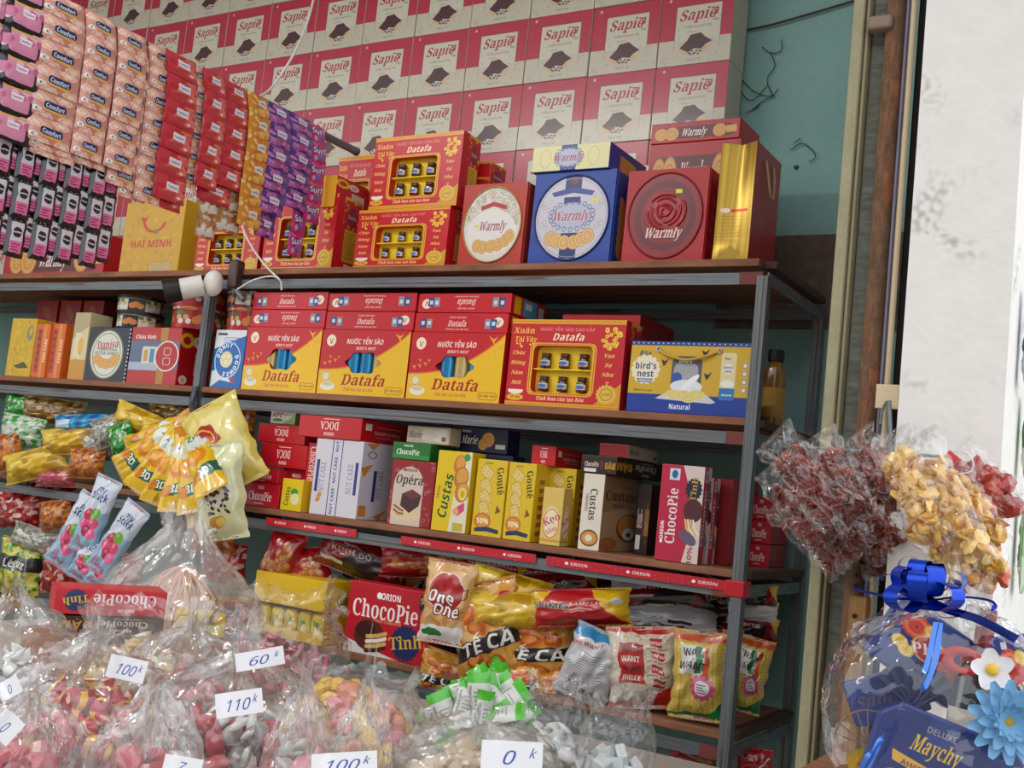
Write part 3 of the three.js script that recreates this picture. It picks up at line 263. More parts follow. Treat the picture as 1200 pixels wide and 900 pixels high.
TX.gouteSide = T(96, 400, (g, w, h) => { fill(g, '#e2bf1e', 0, 0, w, h); for (let i = 0; i < 7; i++) poly(g, '#a8641e', [[w * .3, h * (.2 + .11 * i)], [w * .7, h * (.19 + .11 * i)], [w * .62, h * (.25 + .11 * i)], [w * .34, h * (.26 + .11 * i)]]); });
TX.shiny = T(150, 400, (g, w, h) => { fill(g, '#e4c266', 0, 0, w, h); disc(g, '#f2e4c0', w * .5, h * .6, 60, 110); ringl(g, '#e08a4a', 8, w * .5, h * .62, 56, 100); txt(g, 'Kẹo', w * .5, h * .55, 70, '#cf4a5a', { rot: -.5, font: 'serif' }); txt(g, 'SÂM', w * .55, h * .74, 40, '#d8727a', { rot: -.5 }); fill(g, '#d99a3a', 0, h * .9, w, h * .04); });
TX.tiraSpine = T(120, 400, (g, w, h) => { fill(g, '#e6dccb', 0, 0, w, h); txt(g, 'Custas', w * .55, h * .4, 58, '#32201c', { rot: 1.57, font: 'serif', w: h * .42 }); txt(g, 'TIRAMISU', w * .25, h * .38, 20, '#6a4a3a', { rot: 1.57 }); disc(g, '#8a4a1e', w * .5, h * .84, 50, 44); disc(g, '#d89a4e', w * .5, h * .84, 42, 34); disc(g, '#efdcc0', w * .48, h * .84, 20, 18); });
TX.tiraSide = T(256, 400, (g, w, h) => { fill(g, '#9a7654', 0, 0, w, h); poly(g, '#b5926c', [[0, h * .5], [w, h * .3], [w, h], [0, h]]); txt(g, 'ORION', w * .6, h * .14, 22, '#8e2a20'); txt(g, 'Custas', w * .42, h * .26, 70, '#2e1a16', { font: 'serif', w: w * .74 }); txt(g, 'TIRAMISU', w * .5, h * .4, 28, '#5a2a20'); disc(g, '#7a3c18', w * .72, h * .68, 84, 76); disc(g, '#c9823c', w * .7, h * .66, 70, 62); disc(g, '#eadcc6', w * .72, h * .76, 40, 34); disc(g, '#3a1a14', w * .72, h * .77, 16, 12); disc(g, '#a8683a', w * .2, h * .9, 60, 36); });
TX.green = T(220, 100, (g, w, h) => { fill(g, '#1d6e22', 0, 0, w, h); for (let i = 0; i < 5; i++) disc(g, '#2f8a34', w * (.1 + .2 * i), h * .9, 30, 22); txt(g, 'ORION', w * .42, h * .2, 17, '#e4efe0'); txt(g, 'ChocoPie', w * .42, h * .55, 44, '#eef4ea', { font: 'serif', w: w * .62 }); });
TX.marieTan = T(256, 96, (g, w, h) => { fill(g, '#b7a68e', 0, 0, w, h); txt(g, 'Marie', w * .2, h * .5, 50, '#3a2a2a', { skew: .15, font: 'serif', w: w * .3 }); fill(g, '#cfc6b6', w * .38, h * .12, w * .56, h * .76); lines(g, '#8a8074', w * .4, h * .2, w * .34, 7, 10, 2); fill(g, '#5a5450', w * .82, h * .55, w * .1, h * .26); });
TX.marieNavy = T(256, 110, (g, w, h) => { fill(g, '#181c40', 0, 0, w, h); txt(g, 'Marie', w * .22, h * .5, 50, '#efe9e0', { skew: .15, font: 'serif', w: w * .34 }); cookie(g, w * .6, h * .46, 34); cookie(g, w * .5, h * .66, 26); fill(g, '#d8d4d0', w * .76, h * .62, w * .2, h * .18); txt(g, 'ORION', w * .14, h * .16, 14, '#ddd'); });
TX.afc = T(200, 130, (g, w, h) => { fill(g, '#d9ddd2', 0, 0, w, h); poly(g, '#9db56a', [[w * .5, h], [w, h * .3], [w, h]]); ringl(g, '#b8c4a0', 8, w * .8, h * .6, 40, 50); txt(g, 'AFC', w * .3, h * .42, 60, '#b81c24', { skew: .2, w: w * .44 }); disc(g, '#3f8a3a', w * .3, h * .74, 40, 12); });
TX.custasSmall = T(140, 220, (g, w, h) => { fill(g, '#e4c410', 0, 0, w, h); txt(g, 'Custas', w * .28, h * .55, 44, '#2a5a20', { rot: -1.5, w: h * .6 }); disc(g, '#3a9a3a', w * .62, h * .4, 24); disc(g, '#eadfa8', w * .68, h * .62, 30, 40); });
TX.custasOpen = T(420, 256, (g, w, h) => { fill(g, '#e6bb08', 0, 0, w, h); });
TX.custasOpenSide = T(256, 256, (g, w, h) => { fill(g, '#e6bb08', 0, 0, w, h); txt(g, 'Custas', w * .62, h * .3, 54, '#2a3a30', { w: w * .5 }); for (let i = 0; i < 6; i++) stroke(g, '#b8381c', 5, [[w * (.06 + .015 * i), h * (.9 - .08 * i)], [w * (.26 - .015 * i), h * (.9 - .08 * i)]]); stroke(g, '#b8381c', 5, [[w * .05, h * .95], [w * .16, h * .3], [w * .27, h * .95]]); });
const PM = {}; for (const k in TX) PM[k] = pm(TX[k]);
PM.sapie = pm(TX.sapie, 0.45, { clearcoat: 0.5, clearcoatRoughness: 0.2 }); PM.goldBag = pm(TX.goldBag, 0.28, { metalness: 0.45 }); PM.shiny = pm(TX.shiny, 0.15, { clearcoat: 1, clearcoatRoughness: 0.05 });
const C = { red: pm(null, 0.4), dred: null }; const flat = (c, r = 0.45) => phy(c, r, { clearcoat: 0.15 });
const red = flat('#c6101f'), dred = flat('#97171f'), blue = flat('#14409e'), goldTop = flat('#e9a522'), whiteBox = flat('#d9d3dc'), yellowF = flat('#e2bd12'), greenF = flat('#1d6e22'), navy = flat('#181c40'), brown = flat('#2c1414'), sapieSide = flat('#cdc6b4', 0.6), tanF = flat('#b7a68e');

// wall of chocolate pie cartons stacked on the back of the top shelf
{
  const zc = -0.4, w = 0.2415, x1 = -1.2;
  const hs = [0.251, 0.229, 0.229, 0.229, 0.229, 0.229, 0.229]; let y = S[0] + 0.001;
  hs.forEach((h, r) => { for (let c = 0; c < 15; c++) { if (r > 4 && c < 5) continue;
    const m = lit(new THREE.Mesh(boxGeo(w - 0.003, h - 0.001, 0.12), [sapieSide, sapieSide, sapieSide, sapieSide, PM.sapie, sapieSide])); m.name = numbered('pie_carton'); m.position.set(x1 - (c + 0.5) * w, y, zc - 0.06 + 0.004 * (R0() - 0.5) - 0.004); m.rotation.y = 0.012 * (R0() - 0.5); scene.add(m);
    tag(m, 'crimson and cream printed pie carton stacked against the teal wall', 'carton', 'pie cartons stacked on the top shelf'); } y += h; });
}
// gift box with a window: red printed front panel, yellow tray and six little jars
const jarGeo = new THREE.LatheGeometry([[0, 0], [0.016, 0], [0.017, 0.004], [0.017, 0.026], [0.013, 0.031], [0.013, 0.034]].map((p) => new THREE.Vector2(...p)), 14), jarLid = cyl(0.0145, 0.011, 14).translate(0, 0.039, 0), jarLabel = new THREE.CylinderGeometry(0.0176, 0.0176, 0.017, 14, 1, true, -1.2, 2.4).translate(0, 0.0145, 0);
const jarM = phy('#4a2014', 0.12, { clearcoat: 1 }), lidM = std('#5a3428', 0.3, { metalness: 0.3 }), labelM = pm(T(64, 48, (g, w, h) => { fill(g, '#d8d4c4', 0, 0, w, h); disc(g, '#3f6fb0', w * .5, h * .5, 22, 16); fill(g, '#c83a34', 0, h - 6, w, 6); })), trayM = phy('#f6d022', 0.5);
function holed(w, h, hole, depth) { const s = new THREE.Shape([[0, 0], [w, 0], [w, h], [0, h]].map((p) => new THREE.Vector2(...p))); s.holes.push(hole); const g = new THREE.ExtrudeGeometry(s, { depth, bevelEnabled: false, curveSegments: 24 }); const uv = g.attributes.uv; for (let i = 0; i < uv.count; i++) uv.setXY(i, uv.getX(i) / w, uv.getY(i) / h); return g; }
function rpath(x, y, w, h, r) { const p = new THREE.Path(); p.moveTo(x + r, y); p.lineTo(x + w - r, y); p.quadraticCurveTo(x + w, y, x + w, y + r); p.lineTo(x + w, y + h - r); p.quadraticCurveTo(x + w, y + h, x + w - r, y + h); p.lineTo(x + r, y + h); p.quadraticCurveTo(x, y + h, x, y + h - r); p.lineTo(x, y + r); p.quadraticCurveTo(x, y, x + r, y); return p; }
function giftBox(label, px, z, y0, d, o = {}) {
  const s = Array.isArray(px) ? span(px, z) : px, w = s.x1 - s.x0, h = o.h || s.y1 - y0, t = thing('jar_gift_box', label, 'gift box', 'red gift boxes of little jars', [s.x0, y0, z]); if (o.rot) t.rotation.y = o.rot;
  const f = 0.034, hx = w * .22, hy = h * .16, hw = w * .52, hh = h * .54;
  part(t, 'front_panel', holed(w, h, rpath(hx, hy, hw, hh, w * .05), f).translate(0, 0, -f), [PM.gift, red]);
  const b = part(t, 'body', boxGeo(w, h, d - f), [PM.giftSide, red, goldTop, red, red, red]); b.position.set(w / 2, 0, -f - (d - f) / 2);
  part(t, 'tray', rb(hw + 0.004, hh + 0.004, 0.006, 0.002, hx + hw / 2, hy + hh / 2, -f + 0.004), trayM, 'yellow moulded tray');
  const k = hh / 0.14;
  for (let r = 0; r < 2; r++) { if (r) part(t, 'tray_ledge', rb(hw, 0.004, f * 0.7, 0.001, hx + hw / 2, hy + hh * .5, -f * 0.55), trayM); for (let c = 0; c < 3; c++) { const j = part(t, 'jar', jarGeo, jarM); j.scale.setScalar(k); j.position.set(hx + hw * (.18 + .32 * c), hy + hh * (r ? .53 : .04), -f * 0.5); part(j, 'lid', jarLid, lidM); part(j, 'label', jarLabel, labelM); } }
  t.userData.top = y0 + h; return t;
}
// top shelf
const g0 = giftBox('red gold-trimmed jar gift box standing under another one beside a cookie box', [413, 316, 520, 315, 420, 247], -0.03, S[0], 0.1);
giftBox('red gold-trimmed jar gift box on top of another one, against the pie cartons', [432, 240, 535, 235, 437, 163], -0.03, topOf(g0), 0.1);
giftBox('red jar gift box stood behind the topmost jar gift box', [470, 316, 556, 315, 476, 242], -0.15, S[0], 0.09);
{ const a = span([470, 316, 556, 315, 476, 242], -0.15); box('red_carton', 'dark red carton leaning behind the jar gift boxes', 'carton', null, { x0: a.x0, x1: a.x1 + 0.02 }, -0.15, S[0] + 0.19, 0.09, [PM.giftSide, PM.giftSide, red], { h: 0.17 }); }
giftBox('dusty dark red jar gift box behind the lamp clip on the top shelf', [226, 320, 300, 319, 232, 256], -0.06, S[0], 0.09);
giftBox('red jar gift box with its window under the pink sachets', [305, 318, 387, 317, 314, 232], -0.04, S[0], 0.12);
box('red_carton', 'red carton with a round logo and barcode above the pink sachets', 'carton', null, [376, 235, 392, 236, 379, 206], -0.03, S[0] + 0.205, 0.16, [goldTop, PM.redV, red]);
giftBox('dim red jar gift box at the back of the top shelf near the grey rod', [389, 260, 440, 260, 392, 185], -0.2, S[0] + 0.13, 0.09);
box('red_carton', 'plain red carton under the dim jar gift box', 'carton', null, [389, 318, 440, 318, 389, 270], -0.19, S[0], 0.12, [red, red, red], { h: 0.128 });
{ const y = box('yellow_gift_box', 'yellow cake box with red letters behind the hanging sachets', 'box', null, [138, 322, 207, 321, 148, 238], -0.06, S[0], 0.12, [PM.haiMinh, yellowF, yellowF]);
  box('red_carton', 'red carton at the far end of the top shelf under black sachets', 'carton', null, [5, 322, 120, 321, 8, 280], -0.1, S[0], 0.15, [PM.redStrip, red, red]); }
// cookie boxes with a round lid in the front
function roundBox(label, px, d, lidTex, bodyC, frontC, rim, z = -0.03) {
  const s = span(px, z), w = s.x1 - s.x0, h = s.y1 - S[0], r = Math.min(w, h) * .465, t = thing('cookie_box', label, 'cookie box', null, [s.x0, S[0], z]);
  const p = new THREE.Path(); p.absellipse(w / 2, h / 2, w * .465, h * .465, 0, Math.PI * 2);
  part(t, 'front_panel', holed(w, h, p, 0.006).translate(0, 0, -0.006), frontC); const b = part(t, 'body', boxGeo(w, h, d - 0.012), bodyC); b.position.set(w / 2, 0, -0.012 - (d - 0.012) / 2);
  const lid = part(t, 'round_lid', cyl(1, 1, 48).rotateY(Math.PI / 2).rotateX(Math.PI / 2), [rim, pm(lidTex, 0.3), rim]); lid.scale.set(w * .455, h * .455, 0.014); lid.position.set(w / 2, h / 2, -0.006);
  const ring = part(t, 'lid_rim', new THREE.TorusGeometry(1, 0.025, 8, 48), rim); ring.scale.set(w * .455, h * .455, 0.12); ring.position.set(w / 2, h / 2, 0.0012);
  t.userData.top = S[0] + h; t.userData.s = { x0: s.x0, x1: s.x1 }; return t;
}
const rimGold = std('#b08a4a', 0.3, { metalness: 0.6 }), rimBlue = std('#25306a', 0.3, { metalness: 0.4 }), rimRed = std('#8a141d', 0.3, { metalness: 0.4 });
roundBox('red cookie box with a white round lid beside the blue cookie box', [535, 313, 609, 311, 550, 217], 0.09, TX.whiteTin, flat('#b9311f'), flat('#b9311f'), rimGold);
const blueB = roundBox('blue cookie box with a pale round lid and gold cookies', [618, 308, 713, 304, 626, 204], 0.1, TX.blueTin, [PM.blueSide, blue, blue, blue, blue, blue], flat('#14409e'), rimBlue);
const roseB = roundBox('red cookie box with an embossed rose on its round lid', [728, 303, 823, 302, 738, 201], 0.09, TX.roseTin, [PM.redPlain, red, red, red, red, red], flat('#b3131c'), rimRed);
{ const m = std('#a81c26', 0.22, { metalness: 0.4 }), cx = (roseB.userData.s.x1 - roseB.userData.s.x0) / 2, cy = (roseB.userData.top - S[0]) / 2 + 0.012; for (let i = 0; i < 12; i++) { const r = 0.009 + 0.0045 * i, g = new THREE.TorusGeometry(r, 0.0036, 6, 18, 1.9 - 0.04 * i).rotateZ(i * 2.2).scale(1, 0.92, 0.8).translate(cx + 0.003 * Math.sin(i * 2), cy + 0.003 * Math.cos(i * 3), 0.002); part(roseB, 'rose_petal', g, m); } }
box('cookie_carton', 'cream and navy cookie carton lying on the blue cookie box', 'carton', null, [622, 205, 713, 196, 622, 173], -0.02, topOf(blueB), 0.24, [PM.cream, PM.blueSide, PM.cream]);
box('cookie_carton', 'cream cookie carton further back beside the red cookie cartons', 'carton', null, [690, 190, 765, 188, 690, 160], -0.29, S[0] + 0.26, 0.1, [PM.cream, PM.blueSide, PM.cream], { h: 0.1 });
box('blue_carton', 'blue carton under the cream cookie carton at the back', 'carton', null, [690, 300, 765, 300, 690, 200], -0.28, S[0], 0.1, [blue, blue, blue], { h: 0.258 });
{ const a = box('red_carton', 'tall plain red carton under the red cookie cartons', 'carton', null, [760, 300, 868, 300, 764, 215], -0.14, S[0], 0.13, [red, red, red], { h: 0.2 });
  const b = box('cookie_carton', 'red cookie carton lying under a flatter one behind the rose lid', 'carton', null, [759, 206, 866, 200, 762, 170], -0.14, topOf(a), 0.16, [PM.redStrip, red, red]);
  box('cookie_carton', 'flat red cookie carton topmost of the stack behind the rose lid', 'carton', null, [762, 170, 866, 163, 765, 146], -0.14, topOf(b), 0.16, [PM.redStrip, red, red]); }
{ // gold and red paper gift bag
  const z = -0.03, s = span([835, 299, 876.5, 298, 844, 168], z), w = s.x1 - s.x0, h = s.y1 - S[0], d = 0.2, t = thing('paper_gift_bag', 'gold gusseted red paper gift bag at the end of the top shelf', 'gift bag', null, [s.x0, S[0], z]);
  const fold = (x0, x1) => new THREE.BufferGeometry().setFromPoints([V(x0, 0, 0), V(x1, 0, 0), V(x1, h, 0), V(x0, h, 0)]);
  const gus = new THREE.PlaneGeometry(w, h, 8, 24); const P = gus.attributes.position; for (let i = 0; i < P.count; i++) { const x = P.getX(i) / w, y = P.getY(i) / h + .5; P.setZ(i, -0.03 * Math.max(0, y - .12) * (1 - Math.abs(x) * 2) + (y < .14 ? 0.004 * (1 - Math.abs(Math.abs(x) * 7 - (1 - y / .14) * 3.5) * .3) : 0)); } gus.computeVertexNormals(); gus.translate(w / 2, h / 2, 0);
  part(t, 'gusset', gus, new THREE.MeshPhysicalMaterial({ map: TX.goldBag, roughness: 0.28, metalness: 0.45, side: THREE.DoubleSide }), 'gold foil gusset');
  const tri = new THREE.Shape([[.12, 0], [.88, 0], [.5, .13]].map(([a, b]) => new THREE.Vector2(a * w, b * h))); part(t, 'bottom_fold', new THREE.ExtrudeGeometry(tri, { depth: 0.0015, bevelEnabled: false }).translate(0, 0.001, 0.002), PM.goldBag);
  part(t, 'side_panel', rb(0.0015, h, d, 0.0005, w, h / 2, -d / 2), pm(TX.bagRed), 'red side panel'); part(t, 'side_panel', rb(0.0015, h, d, 0.0005, 0, h / 2, -d / 2), pm(TX.bagRed)); part(t, 'back_gusset', rb(w, h, 0.0015, 0.0005, w / 2, h / 2, -d), red); part(t, 'base', rb(w, 0.002, d, 0.0005, w / 2, 0.0015, -d / 2), red);
  const rope = std('#c9a87a', 0.6); for (const x of [w + 0.003, -0.003]) part(t, 'rope_handle', tubeOf([V(x, h * .9, -d * .35), V(x + 0.006, h * .8, -d * .36), V(x + 0.012, h * .62, -d * .45), V(x + 0.012, h * .6, -d * .55), V(x + 0.006, h * .8, -d * .64), V(x, h * .9, -d * .65)], 0.003), rope);
}
// second shelf, right bay
const cloud = (w, h) => { const p = new THREE.Path(), n = 40; for (let i = 0; i <= n; i++) { const a = i / n * Math.PI * 2, q = 1 + 0.1 * Math.cos(a * 6), x = w * (.5 + .19 * q * Math.cos(a)), y = h * (.5 + .165 * q * Math.sin(a)); i ? p.lineTo(x, y) : p.moveTo(x, y); } return p; };
const canM = std('#2c86b4', 0.25, { metalness: 0.5 }), canM2 = std('#c8a86a', 0.3, { metalness: 0.4 }), canTop = std('#b8bcc0', 0.3, { metalness: 0.8 });
function canBox(label, px, i) {
  const z = -0.015, s = span(px, z), w = s.x1 - s.x0, h = s.y1 - S[1], d = 0.075, f = 0.05, t = thing('drink_can_box', label, 'drink box', 'red and yellow bird nest drink boxes', [s.x0, S[1], z]);
  part(t, 'front_panel', holed(w, h, cloud(w, h), f).translate(0, 0, -f), [PM.cans, red]); const b = part(t, 'body', boxGeo(w, h, d - f), [PM.cansSide, red, red, red, red, red]); b.position.set(w / 2, 0, -f - (d - f) / 2);
  for (let k = 0; k < 5; k++) part(t, 'can', cyl(0.0235, h * .62, 18).translate(w * .5 + (k - 2) * 0.05 + 0.012 * (i - 1), h * .5, -f * .52), (k + i) % 3 === 1 ? canM2 : canM);
  t.userData.top = S[1] + h; t.userData.s = { x0: s.x0, x1: s.x1 }; return t;
}
const cb = [canBox('drink box with a cut-out window beside the blue donut box', [282, 456, 369, 461, 291, 383], 0), canBox('drink box with a cut-out window in the middle of its row of three', [370.5, 461, 473, 468, 379, 386], 1), canBox('drink box with a cut-out window next to the jar gift box', [475, 468, 584, 475, 485, 389], 2)];
cb.forEach((b, i) => { const { x0, x1 } = b.userData.s; const strip = (y, flip, dx, w, lab) => box('drink_can_box', lab, 'drink box', 'red drink boxes lying flat in pairs', { x0: x0 + dx, x1: x1 + dx }, -0.02, y, 0.2, [flip ? PM.stripFlip : PM.strip, PM.cansSide, red], { h: 0.058 });
  const where = ['over the drink box by the donut box', 'over the middle drink box', 'over the drink box by the jar gift box'][i];
  const a = strip(topOf(b), i === 0, 0, 0, 'red drink box lying flat ' + where + ', lower'); strip(topOf(a), i > 0, i === 2 ? 0.004 : 0.001, 0, 'red drink box lying flat ' + where + ', upper'); });
giftBox('large red jar gift box between the drink boxes and the bird nest box', [591, 473, 725, 481, 601, 374], -0.015, S[1], 0.1);
box('red_carton', 'red carton lying behind the large jar gift box on the second shelf', 'carton', null, [650, 460, 742, 466, 656, 368], -0.14, S[1], 0.24, [red, dred, red]);
{ const s = span([733, 481, 876, 488, 740, 399], -0.012), t = thing('bird_nest_box', 'yellow and blue bird nest drink box with a rope handle', 'drink box', null, [s.x0, S[1], -0.012]), w = s.x1 - s.x0, h = s.y1 - S[1];
  const b = part(t, 'body', boxGeo(w, h, 0.1), [blue, blue, blue, blue, PM.birdNest, blue]); b.position.set(w / 2, 0, -0.05);
  part(t, 'rope_handle', tubeOf([V(w * .24, h * .88, 0.001), V(w * .3, h * .82, 0.008), V(w * .48, h * .74, 0.012), V(w * .64, h * .8, 0.008), V(w * .74, h * .88, 0.001)], 0.0035), std('#d3a52e', 0.6)); for (const x of [.24, .74]) part(t, 'eyelet', new THREE.TorusGeometry(0.006, 0.002, 6, 14).translate(w * x, h * .88, 0.002), canTop); }
{ const p = onZ(904, 488, -0.3), j = thing('sauce_bottle', 'brown bottle with a black cap behind the right post', 'bottle', null, [p.x, S[1], -0.3]); part(j, 'body', new THREE.LatheGeometry([[0, 0], [0.03, 0], [0.032, 0.01], [0.032, 0.15], [0.02, 0.17], [0.018, 0.19], [0, 0.19]].map((q) => new THREE.Vector2(...q)), 20), phy('#8a5a1e', 0.2, { clearcoat: 1 })); part(j, 'cap', cyl(0.022, 0.03, 18).translate(0, 0.2, 0), M.black); part(j, 'label', new THREE.CylinderGeometry(0.0326, 0.0326, 0.08, 20, 1, true).translate(0, 0.07, 0), std('#b88a3a', 0.5)); }
box('donut_box', 'blue and white donut snack box beside the rack post', 'box', null, [245, 455, 281, 456, 251, 386], -0.02, S[1], 0.08, [PM.doowee, blue, blue]);
// round tins
const tinLidM = std('#9a8a5a', 0.3, { metalness: 0.7 });
function tin(label, u, v, z, y0, r, h, texm, o = {}) { const p = onZ(u, v, z), t = thing('biscuit_tin', label, 'tin', o.group, [p.x, y0, z - r]); const b = part(t, 'body', cyl(r, h, 36).translate(0, h / 2, 0), [texm, tinLidM, tinLidM]); b.rotation.y = o.rot || 0; part(t, 'lid', cyl(r * 1.025, h * .22, 36).translate(0, h * .98, 0), o.lid || texm); part(t, 'rim', new THREE.TorusGeometry(r * 1.015, 0.0022, 6, 36).rotateX(Math.PI / 2).translate(0, h * .87, 0), tinLidM); t.userData.top = y0 + h * 1.09; return t; }
const tdk = pm(TX.tinDark, 0.3), trd = pm(TX.tinRed, 0.3);
const dan = box('cookie_box', 'navy butter cookie box with a white oval emblem', 'cookie box', null, [98, 445, 146, 447, 106, 383], -0.03, S[1], 0.16, [PM.danisa, navy, navy]);
{ const a = tin('dark biscuit tin lying under another dark tin on the navy cookie box', 142, 383, -0.03, topOf(dan), 0.082, 0.055, tdk, { lid: M.black }); tin('dark biscuit tin topmost on the navy cookie box', 143, 362, -0.03, a.userData.top + 0.001, 0.082, 0.055, tdk, { rot: 0.3, lid: M.black }); }
const chv = box('wedding_gift_box', 'red gift box with a window picture and an oval seal', 'gift box', null, [147, 448, 205, 450, 156, 383], -0.03, S[1], 0.15, [PM.chauvinh, PM.redV, red]);
box('yellow_carton', 'thin yellow carton between the red gift box and the post', 'carton', null, [209, 450, 219, 450, 214, 388], -0.1, S[1], 0.1, [yellowF, yellowF, yellowF]);
{ const a = tin('red biscuit tin lying under another tin by the rack post', 209, 381, -0.03, topOf(chv), 0.094, 0.075, trd, { rot: 0.5 }); tin('red biscuit tin topmost by the rack post', 210, 355, -0.03, a.userData.top + 0.001, 0.094, 0.07, trd, { rot: 1.2 }); }
{ const b = tin('small red biscuit tin on the donut box', 272, 384, -0.02, S[1] + 0.198, 0.07, 0.075, trd, { rot: 2 }); tin('small dark biscuit tin on the small red tin', 272, 362, -0.02, b.userData.top + 0.001, 0.07, 0.05, tdk, { rot: 0.9 }); }
box('cake_box', 'yellow cake box at the far end beside orange sticks', 'box', null, [5, 441, 34, 442, 17, 373], -0.03, S[1], 0.1, [PM.yellowBox, yellowF, yellowF]);
for (let i = 0; i < 2; i++) box('stick_snack_box', 'orange stick snack box between yellow and cream boxes', 'snack box', 'orange stick snack boxes', [35 + 18 * i, 442, 51 + 18 * i, 443, 42 + 18 * i, 379], -0.025 - 0.01 * i, S[1], 0.09, [PM.orange, flat('#d9631a'), flat('#d9631a')]);
box('wafer_box', 'cream and brown wafer box beside the navy cookie box', 'snack box', null, [78, 444, 96, 445, 86, 366], -0.03, S[1], 0.1, [PM.creamBox, flat('#d9cba0'), flat('#d9cba0')]);
for (let i = 0; i < 3; i++) box('dark_red_carton', 'dark red carton at the back above the orange boxes', 'carton', 'dark red cartons at the back', [38 + 27 * i, 400, 62 + 27 * i, 400, 40 + 27 * i, 352], -0.3, S[1], 0.15, [PM.redPlain, dred, dred]);

// third shelf, right bay
const onS3 = (name, label, cat, px, d, mats, o = {}) => box(name, label, cat, o.group || null, px, o.z ?? -0.02, o.y0 ?? S[2], d, mats, o);
{
  const a = onS3('pie_box', 'small red pie box at the shelf end beside a yellow cake box', 'pie box', [281, 594, 325, 599, 284, 563], 0.1, [PM.chocoSpine, red, red]);
  const a2 = onS3('pie_box', 'small red pie box lying on another at the shelf end', 'pie box', [287, 563, 325, 566, 289, 546], 0.09, [PM.chocoSpine, red, red], { y0: topOf(a), z: -0.03 });
  onS3('custard_cake_box', 'small yellow custard cake box before the red pie boxes', 'cake box', [327, 600, 351, 603, 332, 560], 0.05, [PM.custasSmall, yellowF, yellowF], { z: 0.0 });
  const c = onS3('egg_cake_box', 'red egg cake box standing at the bottom of its stack', 'cake box', [326, 597, 360, 600, 330, 548], 0.14, [PM.choco, red, red], { z: -0.08 });
  const d1 = onS3('egg_cake_box', 'red egg cake box with upside-down letters, lower of the stack', 'cake box', [304, 543, 358, 548, 307, 518], 0.16, [PM.doca, PM.docaSide, red], { z: -0.05, y0: topOf(c) });
  const d2 = onS3('egg_cake_box', 'red egg cake box with upside-down letters under a green cracker box', 'cake box', [301, 519, 356, 523, 303, 495], 0.16, [PM.doca, PM.docaSide, red], { z: -0.05, y0: topOf(d1) });
  onS3('cracker_box', 'small white and green cracker box on the red egg cake boxes', 'cracker box', [316, 497, 345, 499, 318, 478], 0.07, [PM.afc, flat('#7e9a54'), whiteBox], { z: -0.06, y0: topOf(d2) });
  onS3('pie_box', 'red pie box on end behind the white nut cake box', 'pie box', [352, 602, 366, 604, 358, 518], 0.14, [pm(T(80, 400, (g, w, h) => { fill(g, '#c10f26', 0, 0, w, h); txt(g, 'ChocoPie', w * .5, h * .3, 60, '#e8d8d2', { rot: 1.57, font: 'serif', w: h * .5 }); disc(g, '#172448', w * .5, h * .85, 34); txt(g, 'Tình', w * .5, h * .85, 34, '#d9a632', { rot: 1.4 }); })), red, red], { z: -0.04 });
  const n = onS3('nut_cake_box', 'white nut cake box with navy lettering standing on end', 'cake box', [361, 604, 416, 611, 373, 513], 0.16, [PM.nutCake, PM.nutSide, whiteBox], { z: -0.01 });
  onS3('egg_cake_box', 'long red egg cake box lying across the white nut cake box', 'cake box', [349, 509, 422, 515, 352, 485], 0.26, [PM.doca, PM.docaSide, red], { z: -0.005, y0: topOf(n) });
  const op = onS3('chocolate_cake_box', 'dark red chocolate cake box with a cream arch', 'cake box', [452, 615, 503, 621, 458, 537], 0.08, [PM.opera, dred, dred]);
  const gr = onS3('pie_box', 'green pie box lying on the dark red chocolate cake box', 'pie box', [459, 536, 503, 540, 461, 517], 0.14, [PM.green, greenF, greenF], { y0: topOf(op) });
  onS3('biscuit_box', 'tan biscuit box lying on the green pie box', 'biscuit box', [476, 517, 526, 521, 478, 498], 0.06, [PM.marieTan, tanF, tanF], { y0: topOf(gr), z: -0.04 });
  const na0 = onS3('custard_cake_box', 'yellow custard cake box standing on end beside the chocolate cake box', 'cake box', [504, 622, 544, 627, 515, 527], 0.07, [PM.custas, yellowF, yellowF], { z: 0.0 });
  onS3('biscuit_box', 'navy biscuit box at the back above the yellow cake boxes', 'biscuit box', [538, 520, 594, 526, 540, 500], 0.07, [PM.marieNavy, navy, navy], { z: -0.12, y0: S[2] + 0.235 });
  onS3('plain_carton', 'plain dark carton under the navy biscuit box', 'carton', [538, 600, 594, 606, 538, 540], 0.07, [navy, navy, navy], { z: -0.12, h: 0.233 });
  onS3('cracker_cookie_box', 'yellow sesame cracker box beside the yellow custard cake box', 'cracker box', [551, 627, 586, 632, 560, 537], 0.08, [PM.goute, PM.gouteSide, yellowF], { z: -0.01 });
  onS3('cracker_cookie_box', 'yellow sesame cracker box beside the shiny gold box', 'cracker box', [588, 632, 620, 637, 598, 541], 0.08, [PM.goute, PM.gouteSide, yellowF], { z: -0.01 });
  onS3('ginseng_candy_box', 'shiny gold and pink candy box in front of the cracker boxes', 'candy box', [631, 638, 655, 641, 637, 570], 0.05, [PM.shiny, PM.shiny, PM.shiny], { z: 0.0 });
  const gb = onS3('cracker_cookie_box', 'yellow cracker box at the back behind the shiny gold box', 'cracker box', [636, 630, 668, 634, 644, 547], 0.09, [PM.goute, PM.gouteSide, yellowF], { z: -0.09 });
  onS3('egg_cake_box', 'red egg cake box lying on the back yellow cracker box', 'cake box', [622, 543, 650, 546, 623, 521], 0.18, [PM.doca, PM.docaSide, red], { y0: topOf(gb), z: -0.06 });
  const ti = onS3('custard_cake_box', 'cream and brown custard cake box with its spine outward', 'cake box', [676, 645, 701, 648, 684, 554], 0.24, [PM.tiraSpine, PM.tiraSide, tanF], { z: -0.01 });
